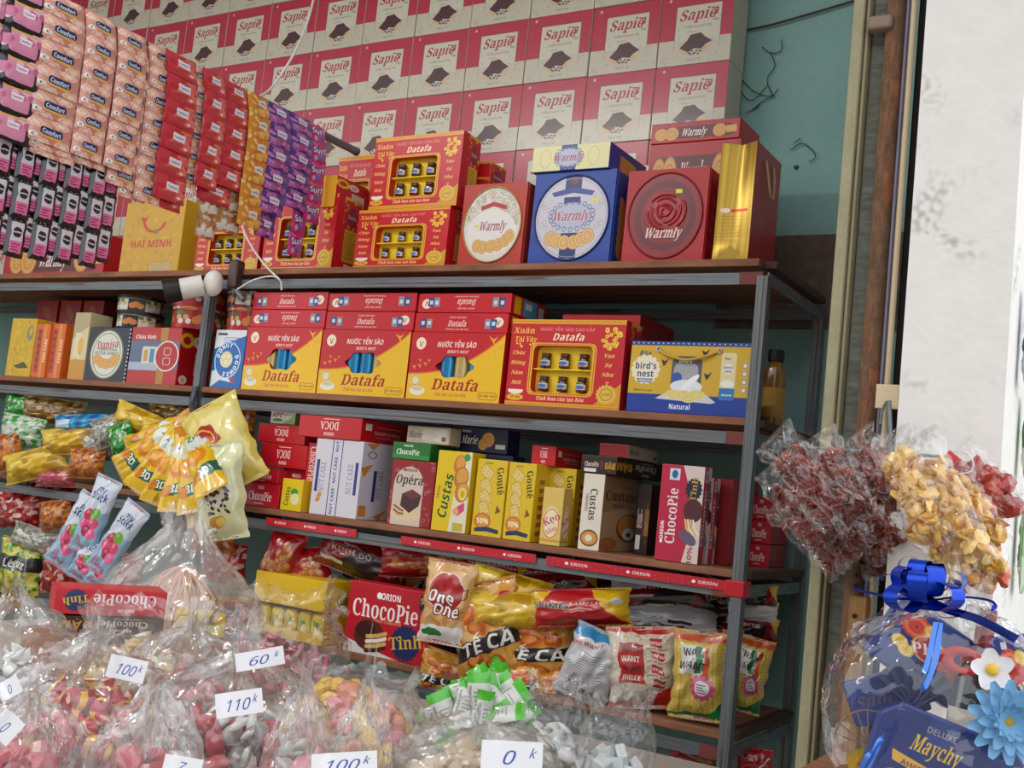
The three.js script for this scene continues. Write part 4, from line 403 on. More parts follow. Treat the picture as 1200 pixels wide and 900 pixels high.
  const dk = onS3('pie_box', 'dark brown pie box lying on the brown custard cake box', 'pie box', [680, 552, 722, 555, 681, 532], 0.3, [PM.chocoDark, PM.chocoDarkFlip, brown], { y0: topOf(ti), z: -0.01 });
  onS3('biscuit_box', 'white and navy biscuit box lying on the dark brown pie box', 'biscuit box', [702, 530, 736, 532, 703, 519], 0.2, [flat('#b32028'), PM.marieTan, whiteBox], { y0: topOf(dk), z: -0.06 });
  onS3('pie_box', 'small dark pie box with a red base beside the brown custard cake', 'pie box', [741, 650, 757, 652, 746, 566], 0.1, [PM.chocoDark, brown, brown], { z: -0.12 });
  onS3('pie_box', 'red and cream pie box standing on end by the right post', 'pie box', [766, 656, 817, 663, 776, 543], 0.05, [PM.chocoTall, PM.chocoTall, flat('#c01f44')], { z: 0.0 });
  onS3('pie_box', 'red and cream pie box on end tucked behind another by the post', 'pie box', [785, 650, 829, 655, 793, 556], 0.05, [PM.chocoTall, PM.chocoTall, flat('#c01f44')], { z: -0.07 });
  onS3('pie_box', 'dark red pie box at the back beside the right post', 'pie box', [812, 648, 853, 652, 818, 558], 0.2, [dred, PM.redPlain, dred], { z: -0.14 });
  let y = S[2]; for (let i = 0; i < 3; i++) { const b = onS3('pie_box', 'red pie box in the stack seen past the right post', 'pie box', [872, 668, 900, 671, 874, 645], 0.14, [PM.chocoSpine, dred, dred], { z: -0.3, y0: y, h: 0.062, group: 'red pie boxes stacked past the post' }); y = topOf(b); }
  onS3('folded_paper', 'sheet of white printed paper standing in the shelf end', 'paper', [262, 590, 290, 594, 270, 545], 0.02, [whiteBox, whiteBox, whiteBox], { z: -0.14 });
}
// fourth shelf cartons
box('pie_box', 'red pie box with a round badge standing on the lowest shelf', 'pie box', null, [398, 790, 496, 803, 406, 678], -0.01, S[3], 0.06, [PM.choco, pm(T(80, 400, (g, w, h) => { fill(g, '#c10f26', 0, 0, w, h); txt(g, 'ChocoPie', w * .5, h * .4, 60, '#efdfda', { rot: 1.57, font: 'serif', w: h * .56 }); })), red]);
{ const s = span([288, 775, 372, 783, 300, 668], 0.0), w = s.x1 - s.x0, h = s.y1 - S[3], d = 0.14, t = thing('custard_cake_tray', 'open yellow custard cake box with packets showing in its torn front', 'cake box', null, [s.x0, S[3], 0]);
  const y1 = flat('#e6bb08', 0.4); part(t, 'lid', rb(w, h * .48, 0.003, 0.001, w / 2, h * .76, 0), y1); part(t, 'side_wall', rb(0.003, h, d, 0.001, w, h / 2, -d / 2), pm(TX.custasOpenSide)); part(t, 'side_wall', rb(0.003, h, d, 0.001, 0, h / 2, -d / 2), y1); part(t, 'back_wall', rb(w, h, 0.003, 0.001, w / 2, h / 2, -d), y1); part(t, 'base', rb(w, 0.003, d, 0.001, w / 2, 0.002, -d / 2), y1); part(t, 'front_lip', rb(w, h * .16, 0.003, 0.001, w / 2, h * .08, 0), y1); part(t, 'top_panel', rb(w, 0.003, d, 0.001, w / 2, h, -d / 2), y1);
  for (let i = 0; i < 5; i++) part(t, 'cake_packet', rb(w * .17, h * .46, 0.05, 0.014, w * (.12 + .19 * i), h * .25, -0.035), pm(TX.custasSmall, 0.25)); }

// ---------- soft packets ----------
// pillow packet in the xy plane, facing +z: puffed middle, wrinkles towards the seals
function pillow(w, h, t, o = {}) {
  const nx = o.nx || 14, ny = o.ny || 18, s = o.seed || 1, wr = o.wr ?? 0.005, seal = o.seal ?? 0.08, pos = [], uv = [], idx = [];
  const P = (a, b, side) => { const bb = Math.min(1, Math.abs(b) / (1 - seal)), pa = Math.pow(Math.max(0, 1 - Math.pow(Math.abs(a), o.pa || 2.6)), 0.6), pb = Math.pow(Math.max(0, 1 - Math.pow(bb, o.pb || 2.4)), 0.6), pr = pa * pb;
    const waist = 1 - 0.07 * pb * (o.waist ?? 1), fold = wr * ridge(a * 2.2 + s, b * 2.2, s * 3.7 + side) * (0.25 + pr) + wr * 0.6 * noise(a * 6 + s, b * 5, side + s) * Math.min(1, pr * 3) + wr * 0.5 * Math.sin(a * 26 + 5 * noise(a * 3, b * 2, s)) * Math.pow(bb, 4) * (1 - Math.pow(Math.abs(a), 8)) * (bb < 1 ? 1 : 0.4);
    return [a * w / 2 * waist + wr * noise(b * 4, s, a), b * h / 2 * (1 - 0.03 * (1 - a * a) * (o.waist ?? 1)) + wr * noise(a * 4, s + 9, b), side * (t / 2 * pr + 0.0004) + fold * (pr > 0.001 ? 1 : 0.3) + (o.bend || 0) * (b * b - 0.3)]; };
  for (const side of [1, -1]) { const base = pos.length / 3; for (let j = 0; j <= ny; j++) for (let i = 0; i <= nx; i++) { const a = i / nx * 2 - 1, b = j / ny * 2 - 1; pos.push(...P(a, b, side)); uv.push(side > 0 || !o.mirror ? i / nx : 1 - i / nx, j / ny); }
    for (let j = 0; j < ny; j++) for (let i = 0; i < nx; i++) { const p = base + j * (nx + 1) + i, q = p + nx + 1; side > 0 ? idx.push(p, p + 1, q + 1, p, q + 1, q) : idx.push(p, q + 1, p + 1, p, q, q + 1); } }
  const g = new THREE.BufferGeometry(); g.setAttribute('position', new THREE.Float32BufferAttribute(pos, 3)); g.setAttribute('uv', new THREE.Float32BufferAttribute(uv, 2)); g.setIndex(idx); g.computeVertexNormals(); return g;
}
function crimp(w, len, n = 40) { const g = new THREE.PlaneGeometry(w, len, n, 1), P = g.attributes.position; for (let i = 0; i < P.count; i++) { P.setZ(i, 0.0011 * (i % 2 ? 1 : -1)); if (i > n) P.setY(i, P.getY(i) - 0.0016 * (i % 2)); } g.computeVertexNormals(); return g; }
const scaleAt = (p) => -p.clone().sub(EYE).applyQuaternion(camera.quaternion.clone().invert()).z / FPX;      // metres per pixel at a point
function packet(name, label, cat, group, mat, u, v, wp, hp, z, o = {}) {
  const c = onZ(u, v, z), k = scaleAt(c), w = wp * k * (o.wide || 1.08), h = hp * k, t = thing(name, label, cat, group, [c.x, c.y, c.z], 0), yaw = o.yaw ?? 0.3;
  t.rotation.set(o.tilt || 0, yaw, (o.rot || 0) * D2R + 0.06, 'YXZ'); const th = o.t ?? Math.min(w, h) * 0.42;
  part(t, 'pouch', pillow(w, h, th, { seed: o.seed ?? u * 0.13 + v * 0.07, wr: o.wr ?? Math.min(w, h) * 0.06, bend: o.bend }), mat);
  if (o.seal !== false) { const sm = o.sealMat || mat; for (const s of [-1, 1]) part(t, 'seal', crimp(w * 0.99, h * 0.05).translate(0, s * h * 0.5, 0.001), sm); }
  return t;
}
const foil = (t, r = 0.26, o = {}) => new THREE.MeshPhysicalMaterial({ map: t, roughness: r, clearcoat: 0.7, clearcoatRoughness: 0.15, side: THREE.DoubleSide, ...o });
const BT = {
  one: T(220, 300, (g, w, h) => { fill(g, '#d9a868', 0, 0, w, h); speck(g, w, h, 40, ['#e6bc84', '#c98f4c'], 16, 3); disc(g, '#b51c20', w * .5, h * .36, 80, 74); ringl(g, '#f0dcc0', 5, w * .5, h * .36, 80, 74); txt(g, 'One', w * .42, h * .42, 62, '#fbf6ee', { out: '#7a1418', rot: .06 }); txt(g, 'One', w * .56, h * .58, 62, '#fbf6ee', { out: '#7a1418', rot: .06 }); rrect(g, '#5a3a2a', w * .78, h * .3, 34, 34, 6, 4); poly(g, '#f0ece4', [[0, h * .82], [w, h * .78], [w, h], [0, h]]); disc(g, '#1f7a34', w * .3, h * .9, 50, 14); }),
  peach: T(300, 360, (g, w, h) => { fill(g, '#dd9b3e', 0, 0, w, h); speck(g, w, h, 60, ['#e9b257', '#cf8628', '#e9c27c'], 22, 5); for (const [x, y] of [[.3, .3], [.55, .25], [.7, .4], [.42, .44], [.3, .8], [.6, .85]]) { disc(g, '#c4581e', w * x, h * y, 40, 32); disc(g, '#e08a3a', w * x - 6, h * y - 6, 26, 20); } poly(g, '#161214', [[0, h * .62], [w, h * .46], [w, h * .64], [0, h * .8]]); txt(g, 'TẾ CÁ', w * .5, h * .63, 72, '#f2ece4', { rot: -.16, skew: .2, w: w * .8 }); disc(g, '#b8201c', w * .85, h * .16, 24, 16); txt(g, 'NEW', w * .7, h * .36, 30, '#b02018', { rot: -.3 }); }),
  yellow: T(256, 200, (g, w, h) => { fill(g, '#dca236', 0, 0, w, h); poly(g, '#e8c56c', [[0, h * .5], [w, h * .3], [w, h * .6], [0, h * .8]]); txt(g, 'NÀNG', w * .3, h * .56, 30, '#f6ecc8', { rot: -.1 }); disc(g, '#b3201a', w * .78, h * .4, 26, 14); speck(g, w, h, 20, ['#e8b84e', '#c88a22'], 14, 2); }),
  redyel: T(300, 180, (g, w, h) => { fill(g, '#b3141c', 0, 0, w, h); poly(g, '#e2b21c', [[w * .6, 0], [w, 0], [w, h], [w * .78, h * .6]]); poly(g, '#e2b21c', [[0, 0], [w * .2, 0], [w * .1, h * .3], [0, h * .4]]); txt(g, 'SLIMEX', w * .2, h * .4, 36, '#22346e', { rot: .1, out: '#e8d8a8', lw: 4 }); txt(g, 'RAMESA', w * .54, h * .36, 24, '#e8b0a8'); lines(g, '#e8b0a8', w * .42, h * .5, w * .24, 2, 14, 4); disc(g, '#d8d0c0', w * .88, h * .35, 18); }),
  redNut: T(256, 200, (g, w, h) => { fill(g, '#9c1219', 0, 0, w, h); const r = rng(3); for (let i = 0; i < 34; i++) { const x = w * (.15 + .7 * r()), y = h * (.25 + .6 * r()); disc(g, '#9a5a26', x, y, 19, 14, r() * 3); disc(g, '#c98a48', x - 3, y - 3, 13, 9, r() * 3); } fill(g, '#b3141c', 0, 0, w, h * .16); poly(g, '#c01a20', [[0, 0], [w * .3, 0], [0, h * .6]]); }),
  darkRed: T(256, 160, (g, w, h) => { fill(g, '#7e1018', 0, 0, w, h); poly(g, '#241418', [[w * .2, h], [w * .5, h * .2], [w * .8, h * .3], [w * .7, h]]); poly(g, '#d2a028', [[w * .8, 0], [w, 0], [w, h * .7]]); txt(g, 'KINH ĐÔ', w * .4, h * .4, 30, '#caa08c', { rot: -.1 }); fill(g, '#c8c2b8', w * .05, h * .7, w * .3, h * .1); }),
  backPack: T(220, 330, (g, w, h) => { fill(g, '#c6c3c6', 0, 0, w, h); poly(g, '#2d86b8', [[0, 0], [w, 0], [w, h * .1], [0, h * .16]]); poly(g, '#d8c83a', [[w * .4, 0], [w, 0], [w, h * .08]]); disc(g, '#3f9a44', w * .85, h * .1, 26); txt(g, 'WANT WANT', w * .25, h * .24, 26, '#b32430', { rot: -.2 }); lines(g, '#6a6668', w * .26, h * .34, w * .62, 12, 12, 3, 7); lines(g, '#6a6668', w * .1, h * .56, w * .5, 6, 12, 3, 9); fill(g, '#333', w * .5, h * .84, w * .24, h * .08); for (let i = 0; i < 3; i++) ringl(g, '#444', 3, w * (.2 + .1 * i), h * .82, 9); }),
  wantRed: T(240, 330, (g, w, h) => { fill(g, '#cfc0a8', 0, 0, w, h); speck(g, w, h, 420, ['#ddd2c0', '#bfae94', '#e6dccc'], 5, 4); fill(g, '#b31c1c', w * .2, h * .18, w * .36, h * .5); ['WANT', 'WANT', 'Ô MAI', 'SHELLY'].forEach((s, i) => txt(g, s, w * .38, h * (.24 + .12 * i), 32, i % 2 ? '#f0e6da' : '#24140f', { w: w * .26 })); for (let i = 0; i < 4; i++) { fill(g, '#b8242a', w * .66, h * (.1 + .18 * i), w * .16, h * .11); txt(g, 'WW', w * .74, h * (.155 + .18 * i), 20, '#f0d8c8'); txt(g, 'Want Want', w * .74, h * (.235 + .18 * i), 13, '#4a3a2a'); } poly(g, '#c0201c', [[w * .3, h], [w * .6, h * .88], [w, h * .7], [w, h]]); fill(g, '#c0201c', 0, h * .92, w, h * .08); fill(g, '#c0201c', 0, 0, w, h * .05); }),
  wantYel: T(240, 340, (g, w, h) => { fill(g, '#c9a63c', 0, 0, w, h); for (let i = 0; i < 5; i++) for (let j = 0; j < 9; j++) { rrect(g, '#d8ba58', 8 + i * 48, 40 + j * 33, 40, 28, 8); ringl(g, '#a8842a', 2, 28 + i * 48, 54 + j * 33, 9, 7); } for (let i = 0; i < 4; i++) fill(g, '#a8852c', 52 + i * 48, 0, 3, h); fill(g, '#c24a1e', 0, 0, w, h * .09); poly(g, '#d8d4d0', [[w * .2, h * .14], [w * .68, h * .14], [w * .62, h * .5], [w * .2, h * .48]]); poly(g, '#1f7a3a', [[w * .48, h * .14], [w * .6, h * .14], [w * .6, h * .46], [w * .48, h * .46]]); fill(g, '#d8541e', w * .64, h * .14, w * .1, h * .34); txt(g, 'WANT', w * .5, h * .22, 42, '#1c1a1a', { w: w * .5 }); txt(g, '-', w * .42, h * .3, 30, '#1c1a1a'); txt(g, 'WANT', w * .42, h * .38, 42, '#1c1a1a', { w: w * .5 }); for (let i = 0; i < 12; i++) disc(g, '#c8447a', w * .64 + 44 * Math.cos(i * .52), h * .62 + 44 * Math.sin(i * .52), 10); disc(g, '#c8447a', w * .64, h * .62, 44); disc(g, '#dcd2d2', w * .64, h * .62, 30); lines(g, '#5a5a62', w * .56, h * .58, w * .16, 4, 10, 4); poly(g, '#12703a', [[w * .3, h], [w * .7, h * .94], [w, h * .78], [w, h]]); fill(g, '#12703a', 0, h * .965, w, h * .04); }),
  snack3d: T(160, 360, (g, w, h) => { fill(g, '#e2b408', 0, 0, w, h); disc(g, '#d6dcd2', w * .5, h * .34, 70, 40); poly(g, '#cf8a10', [[0, 0], [w, 0], [w, h * .2], [0, h * .14]]); txt(g, 'Zon', w * .5, h * .26, 46, '#1d6a4a', { rot: -.2, skew: .2 }); txt(g, 'Potato', w * .5, h * .14, 30, '#c03a20', { rot: -.2 }); disc(g, '#d8820e', w * .4, h * .56, 50, 40); disc(g, '#eaa82c', w * .36, h * .54, 32, 24); poly(g, '#1a5a48', [[w * .14, h * .76], [w * .96, h * .68], [w, h * .82], [w * .2, h * .88]]); txt(g, '3D', w * .45, h * .79, 44, '#f2efe2', { rot: -.1 }); disc(g, '#d07a10', w * .2, h * .82, 26, 22); }),
  creamBag: T(260, 380, (g, w, h) => { fill(g, '#d7d7a8', 0, 0, w, h); poly(g, '#6e2418', [[w * .25, h * .3], [w * .5, h * .26], [w * .66, h * .34], [w * .54, h * .44], [w * .3, h * .4]]); disc(g, '#e4ded0', w * .6, h * .5, 60, 70); speck(g, w * .8, h * .7, 0, ['#222'], 5, 3); const r = rng(6); for (let i = 0; i < 44; i++) disc(g, i % 3 ? '#4a2a1a' : '#2a201c', w * (.38 + .4 * r()), h * (.42 + .34 * r()), 5 + 4 * r()); disc(g, '#cf8a2a', w * .5, h * .84, 40, 26); disc(g, '#eac46a', w * .56, h * .84, 22, 18); fill(g, '#7e2218', w * .1, h * .92, w * .34, 13); txt(g, 'snack', w * .27, h * .935, 14, '#e4d8b0'); }),
  yellowBag: T(260, 320, (g, w, h) => { fill(g, '#dcc458', 0, 0, w, h); poly(g, '#e4d47e', [[w * .3, 0], [w, h * .1], [w * .9, h], [w * .5, h * .6]]); poly(g, '#b3201a', [[w * .1, h * .3], [w * .5, h * .22], [w * .62, h * .44], [w * .2, h * .56]]); rrect(g, '#e2b82a', w * .24, h * .3, 60, 40, 8, 7); }),
  fruit: T(150, 300, (g, w, h) => { fill(g, '#8fb0c8', 0, 0, w, h); poly(g, '#c4cad8', [[0, 0], [w, 0], [w, h * .4], [0, h * .5]]); txt(g, 'my', w * .5, h * .14, 36, '#26386e', { skew: .1 }); txt(g, 'Stick', w * .5, h * .24, 40, '#26386e', { skew: .1 }); for (const [x, y, c] of [[.4, .5, '#c02a4a'], [.6, .46, '#6aa83a'], [.66, .6, '#d84a70'], [.36, .64, '#d84a80'], [.52, .72, '#b8204a'], [.7, .74, '#e0689a']]) { disc(g, c, w * x, h * y, 26, 24); disc(g, 'rgba(255,255,255,.35)', w * x - 8, h * y - 8, 8); } txt(g, '30', w * .3, h * .86, 30, '#c03058'); txt(g, 'Candy', w * .45, h * .93, 26, '#c03058', { skew: .2 }); }),
};
const candyTex = (bg, cs, s = 13, seed = 2, word) => T(200, 160, (g, w, h) => { fill(g, bg, 0, 0, w, h); const r = rng(seed); for (let i = 0; i < 130; i++) { const c = cs[Math.floor(r() * cs.length)], x = r() * w, y = r() * h; disc(g, c, x, y, s * (.6 + .6 * r()), s * (.4 + .5 * r()), r() * 3); } if (word) { fill(g, '#20242a', 0, h * .3, w, h * .26); txt(g, word, w / 2, h * .43, 34, '#e4e4d8'); } });
const CT = { tan: candyTex('#7a5420', ['#9a7030', '#b08a40', '#6a4418', '#c9a860']), green: candyTex('#1f7a24', ['#2f9a34', '#186a1e', '#cfd8c8', '#3aa844']), greenW: candyTex('#c8d0c0', ['#2f9a34', '#e4e6dc', '#9ab89a']), blue: T(200, 100, (g, w, h) => { fill(g, '#1f7fb8', 0, 0, w, h); for (let i = 0; i < 9; i++) fill(g, i % 2 ? '#1a5f9a' : '#3aa4d4', i * 22, 0, 12, h); fill(g, '#b8d4e0', 0, h * .3, w * .4, h * .4); }), clear: candyTex('#8a8a82', ['#a8a69c', '#74746c', '#c4c2b8', '#8a7a6a'], 16, 5), yellow: candyTex('#c99c10', ['#dcb020', '#b88c0a', '#e6c444'], 26, 4), orange: candyTex('#a0521a', ['#c4702a', '#8a3e10', '#d98a3e']), red: candyTex('#8a1016', ['#a8161c', '#6a0c12', '#c43028', '#d8b0a0']), pink: candyTex('#9a3a4a', ['#c45a6a', '#e0a8a8', '#a82a3a']), celery: candyTex('#c8b83a', ['#3a8a2a', '#d8cc60', '#a8a028'], 12, 8, 'Léguz') };
const F = {}; for (const k in BT) F[k] = foil(BT[k]); for (const k in CT) F[k] = foil(CT[k], 0.3);

// lowest visible shelf: snack bags
const chip = (label, m, u, v, w, h, z, o = {}) => packet('snack_bag', label, 'snack bag', o.group || 'snack bags heaped on the lowest shelf', m, u, v, w, h, z, o);
chip('red peanut snack bag with nuts showing beside the yellow cake box', F.redNut, 330, 655, 44, 72, -0.05, { rot: -15, t: 0.08 });
chip('red peanut snack bag lying behind the open yellow cake box', F.redNut, 362, 668, 56, 50, -0.1, { rot: 10, t: 0.08 });
chip('dark red snack bag with a yellow corner above the red pie box', F.darkRed, 425, 655, 110, 46, -0.12, { rot: -18, t: 0.07 });
chip('red snack bag lying flat under the printed shelf strip', F.redNut, 505, 657, 120, 38, -0.14, { rot: 2, t: 0.07 });
chip('red and yellow snack bag pushed under the shelf beside cookies', F.redyel, 590, 668, 90, 38, -0.16, { rot: -8, t: 0.06 });
chip('red and yellow snack bag lying under the shelf strip by the right', F.redyel, 640, 676, 110, 34, -0.2, { rot: -4, t: 0.06 });
chip('peach snack bag with a red oval and white lettering', F.one, 524, 706, 56, 92, 0.07, { rot: -6, t: 0.05 });
chip('orange snack bag with a black lettered band beside the peach bag', F.peach, 572, 738, 84, 108, 0.0, { rot: 14, t: 0.09 });
chip('orange snack bag with a black band lying behind rice crackers', F.peach, 632, 754, 90, 84, -0.06, { rot: -4, t: 0.09 });
chip('yellow snack bag lying above the orange black-banded bags', F.yellow, 598, 693, 92, 42, -0.05, { rot: -12, t: 0.08 });
chip('yellow snack bag with a small red logo lying across the heap', F.yellow, 600, 717, 110, 44, 0.0, { rot: 2, t: 0.08 });
chip('red and yellow snack bag with navy lettering on the heap', F.redyel, 682, 712, 110, 42, -0.02, { rot: 5, t: 0.08 });
chip('dark snack bag behind the red and yellow lettered bag', F.darkRed, 655, 688, 90, 34, -0.14, { rot: 8, t: 0.05 });
chip('orange snack bag half hidden by the white cracker bag', F.peach, 672, 765, 44, 70, -0.1, { rot: -20, t: 0.06 });
for (let i = 0; i < 5; i++) packet('cracker_packet', 'dim red and white cracker packet in the flat stack by the post', 'cracker packet', 'cracker packets stacked behind the post', [F.darkRed, F.backPack, F.wantRed][i % 3], 772 + 12 * (i % 2), 732 - 12 * i, 110, 34, -0.16 - 0.01 * i, { rot: -6 + 3 * i, t: 0.035, tilt: -0.7 });
for (let i = 0; i < 3; i++) packet('cracker_packet', 'dim cracker packet lying past the right post', 'cracker packet', 'cracker packets past the right post', [F.darkRed, F.backPack][i % 2], 882, 735 - 17 * i, 56, 26, -0.2, { rot: -6 + 5 * i, t: 0.03 });
packet('rice_cracker_bag', 'pale rice cracker bag showing its printed back', 'cracker bag', null, F.backPack, 693, 779, 62, 82, 0.0, { rot: -20, t: 0.06 });
packet('rice_cracker_bag', 'red and cream rice cracker bag leaning beside the pale one', 'cracker bag', null, F.wantRed, 753, 782, 78, 90, -0.03, { rot: 4, t: 0.07 });
packet('rice_cracker_bag', 'yellow rice cracker bag with a white and green panel', 'cracker bag', null, F.wantYel, 818, 791, 62, 98, -0.02, { rot: -2, t: 0.05, yaw: 0.1 });
packet('rice_cracker_bag', 'yellow rice cracker bag half hidden by the right post', 'cracker bag', null, F.wantYel, 876, 790, 44, 84, -0.12, { rot: -12, t: 0.04 });
packet('rice_cracker_bag', 'orange rice cracker bag at the back past the right post', 'cracker bag', null, F.wantRed, 862, 775, 36, 66, -0.18, { rot: -6, t: 0.04 });
packet('snack_bag', 'red snack bag on the floor shelf past the right post', 'snack bag', null, foil(T(64, 64, (g) => { fill(g, '#b8141c', 0, 0, 64, 64); stroke(g, '#e4d8d0', 5, [[8, 50], [30, 58], [56, 20]]); })), 885, 893, 40, 30, -0.16, { t: 0.03 });
packet('snack_bag', 'brown and red snack bag lying low under the rack', 'snack bag', null, F.redNut, 820, 892, 70, 34, -0.1, { t: 0.04 });

for (let i = 0; i < 13; i++) chip('shaded snack bag at the back of the lowest shelf', [F.darkRed, F.redNut, F.peach, F.redyel][i % 4], 450 + i * 32, 668 + i * 3 + 34 * (i % 2), 84, 50, -0.24 - 0.02 * (i % 3), { rot: -20 + 17 * (i % 4), t: 0.06, group: 'shaded snack bags at the shelf back' });
for (let i = 0; i < 4; i++) chip('orange snack bag low in the heap under the lettered bags', F.peach, 520 + i * 46, 790 + i * 5, 60, 50, -0.03 - 0.03 * (i % 2), { rot: -14 + 12 * i, t: 0.06, group: 'orange snack bags low in the heap' });
// left bay: assorted sweets
const sweet = (label, m, u, v, w, h, z, o = {}) => packet('candy_bag', label, 'candy bag', null, m, u, v, w, h, z, { t: 0.07, ...o });
sweet('brown candy bag with a pale label lying on the upper sweets heap', F.tan, 62, 482, 84, 30, -0.08, { rot: -6 }); sweet('green candy bag lying at the far end above white packets', F.green, 22, 476, 34, 30, -0.04); sweet('green and white candy bag under the brown candy bag', F.greenW, 26, 506, 56, 36, 0.0, { rot: -8 });
sweet('blue ringed candy roll bag lying beside the clear bag', F.blue, 94, 497, 66, 22, 0.0, { rot: 2 }); sweet('clear bag of grey sweets beside the blue ringed bag', F.clear, 128, 505, 42, 34, 0.02, { rot: 20 }); sweet('yellow candy bag with a barcode lying over the sweets heap', F.yellow, 78, 517, 64, 30, 0.03, { rot: 6 }); sweet('long yellow candy bag drooping over the shelf edge', F.yellow, 42, 543, 80, 34, 0.05, { rot: 14 });
sweet('orange and brown candy bag beside the drooping yellow bag', F.orange, 102, 543, 46, 34, 0.03); sweet('clear candy bag under the orange and brown candy bag', F.clear, 118, 522, 50, 34, -0.02); sweet('red and pink candy bag on the shelf edge under orange sweets', F.pink, 66, 560, 50, 20, 0.02); sweet('bright yellow candy bag crumpled above the green cap bag', F.yellow, 160, 493, 60, 30, 0.0, { rot: -20 }); sweet('yellow candy bag lying flat near the rack post', F.yellow, 190, 507, 56, 26, 0.02, { rot: -10 }); sweet('green candy bag between the clear bag and yellow packets', F.green, 143, 516, 30, 40, 0.05, { rot: 20 }); sweet('brown candy bag at the back near the rack post', F.tan, 198, 484, 54, 24, -0.08); sweet('orange candy bag at the heap end beside white packets', F.orange, 8, 530, 40, 44, 0.04, { rot: 10 });
sweet('dark brown candy bag behind the cream snack bag', F.orange, 275, 500, 50, 40, -0.1);
sweet('red candy bag at the far end of the lower sweets shelf', F.red, 20, 598, 60, 40, -0.02); sweet('red candy bag lying at the back of the lower sweets shelf', F.red, 62, 580, 70, 30, -0.14); sweet('orange candy bag on the lower sweets shelf', F.orange, 66, 604, 40, 34, 0.0, { rot: 8 }); sweet('yellow green candy bag with a dark label on the lower shelf', F.celery, 24, 664, 58, 62, 0.02, { rot: -6 }); sweet('dark red candy bag beside the dark labelled candy bag', F.red, 72, 668, 50, 52, 0.0); sweet('pale twisted candy bag on the dark red candy bag', F.clear, 40, 632, 60, 28, 0.02, { rot: -14 }); sweet('green candy bag behind the fruit candy packets', F.green, 108, 680, 44, 34, -0.05); sweet('dark red candy bag under the open plastic bag', F.red, 140, 672, 60, 46, -0.1); sweet('red candy bag behind the clear plastic bag near peanuts', F.red, 262, 660, 56, 44, -0.06); sweet('dark brown candy bag below the cream snack bag', F.orange, 250, 630, 56, 34, -0.02); sweet('brown candy bag low at the far left of the rack', F.tan, 14, 706, 50, 26, 0.0);
// hanging bunch of yellow packets tied to the rack
{ const tie = onZ(226, 497, 0.08);
  const st = thing('plastic_strap', 'dark plastic strap tied round the rack post', 'strap'); part(st, 'strap', tubeOf([V(-2.815, 1.68, 0.02), V(-2.80, 1.62, 0.04), tie.clone().add(V(0, 0.03, 0)), tie], 0.011, 20, 6), std('#3a4048', 0.4)); part(st, 'knot', new THREE.TorusKnotGeometry(0.014, 0.006, 40, 6, 2, 3).translate(tie.x, tie.y, tie.z), std('#2a5a4a', 0.4));
  [[140, 552, 0.14], [160, 575, 0.17], [182, 590, 0.15], [205, 598, 0.18], [228, 598, 0.17], [248, 575, 0.2], [150, 530, 0.1], [240, 612, 0.13]].forEach(([u, v, z], i) => { const e = onZ(u, v, z), c = tie.clone().add(e).multiplyScalar(0.5), L = tie.distanceTo(e), t = thing('potato_snack_packet', 'yellow potato snack packet in the bunch tied to the rack post', 'snack packet', 'yellow packets hanging in a bunch', [c.x, c.y, c.z]); const dir = tie.clone().sub(e).normalize(), zax = V(0.5, 0.1, 0.85).addScaledVector(dir, -V(0.5, 0.1, 0.85).dot(dir)).normalize(), xax = dir.clone().cross(zax); t.quaternion.setFromRotationMatrix(new THREE.Matrix4().makeBasis(xax, dir, zax)); part(t, 'pouch', pillow(0.11, L, 0.036, { seed: i * 3.1, wr: 0.008 }), F.snack3d); part(t, 'seal', crimp(0.11, 0.012).translate(0, -L / 2, 0), F.snack3d); });
  packet('snack_bag', 'pale yellow snack bag with a red badge hung on the rack post', 'snack bag', null, F.yellowBag, 262, 522, 74, 104, 0.07, { rot: 28, t: 0.08 });
  packet('snack_bag', 'cream snack bag with brown bubble print hung under the yellow bag', 'snack bag', null, F.creamBag, 258, 576, 62, 108, 0.12, { rot: 10, t: 0.08 });
  [[88, 622, 28], [112, 604, 20], [138, 632, 32], [104, 655, 26], [124, 662, 22]].forEach(([u, v, r], i) => packet('fruit_candy_packet', 'white and blue fruit candy packet hanging beside the yellow bunch', 'candy packet', 'fruit candy packets hanging in a bunch', F.fruit, u, v, 34, i < 3 ? 90 : 54, 0.16 - 0.03 * (i > 2) + 0.012 * i, { rot: -r, t: 0.035 }));
}
// ---------- sachet strips on the hanging rod ----------
const RODX = -2.45, RODY = 2.543;
{ const rod = thing('hanging_rod', 'grey steel rod holding the sachet strips', 'rod'); part(rod, 'rod', cyl(0.013, 2.5, 18).rotateX(Math.PI / 2).translate(RODX, RODY, 1.03), M.steel); for (const z of [-0.215, 2.275]) part(rod, 'end_cap', cyl(0.015, 0.014, 18).rotateX(Math.PI / 2).translate(RODX, RODY, z), M.steel);
  const q = onX(303, 112, RODX); for (const z of [q.z, 2.0]) { const s = solid('white_cord', tubeOf(z === 2.0 ? [V(RODX, 4.08, z), V(RODX + 0.01, 3.2, z), V(RODX, RODY + 0.013, z)] : [V(-2.2, 4.08, -0.2), onZ(376, -60, -0.2), onZ(366, 6, -0.15), onZ(345, 62, -0.05), onZ(322, 98, 0.02), V(RODX, RODY + 0.014, z)], 0.0045, 40, 6), M.whiteP, z === 2.0 ? 'white cord holding the near end of the sachet rod' : 'white cord running down to the sachet rod', 'cord'); } }
const sach = (bg, f) => T(140, 140, (g, w, h) => { fill(g, bg, 0, 0, w, h); f(g, w, h); });
const petals = (g, w, h, cs, n, seed) => { const r = rng(seed); for (let i = 0; i < n; i++) disc(g, cs[i % cs.length], r() * w, r() * h, 12 + 16 * r(), 8 + 12 * r(), r() * 3); };
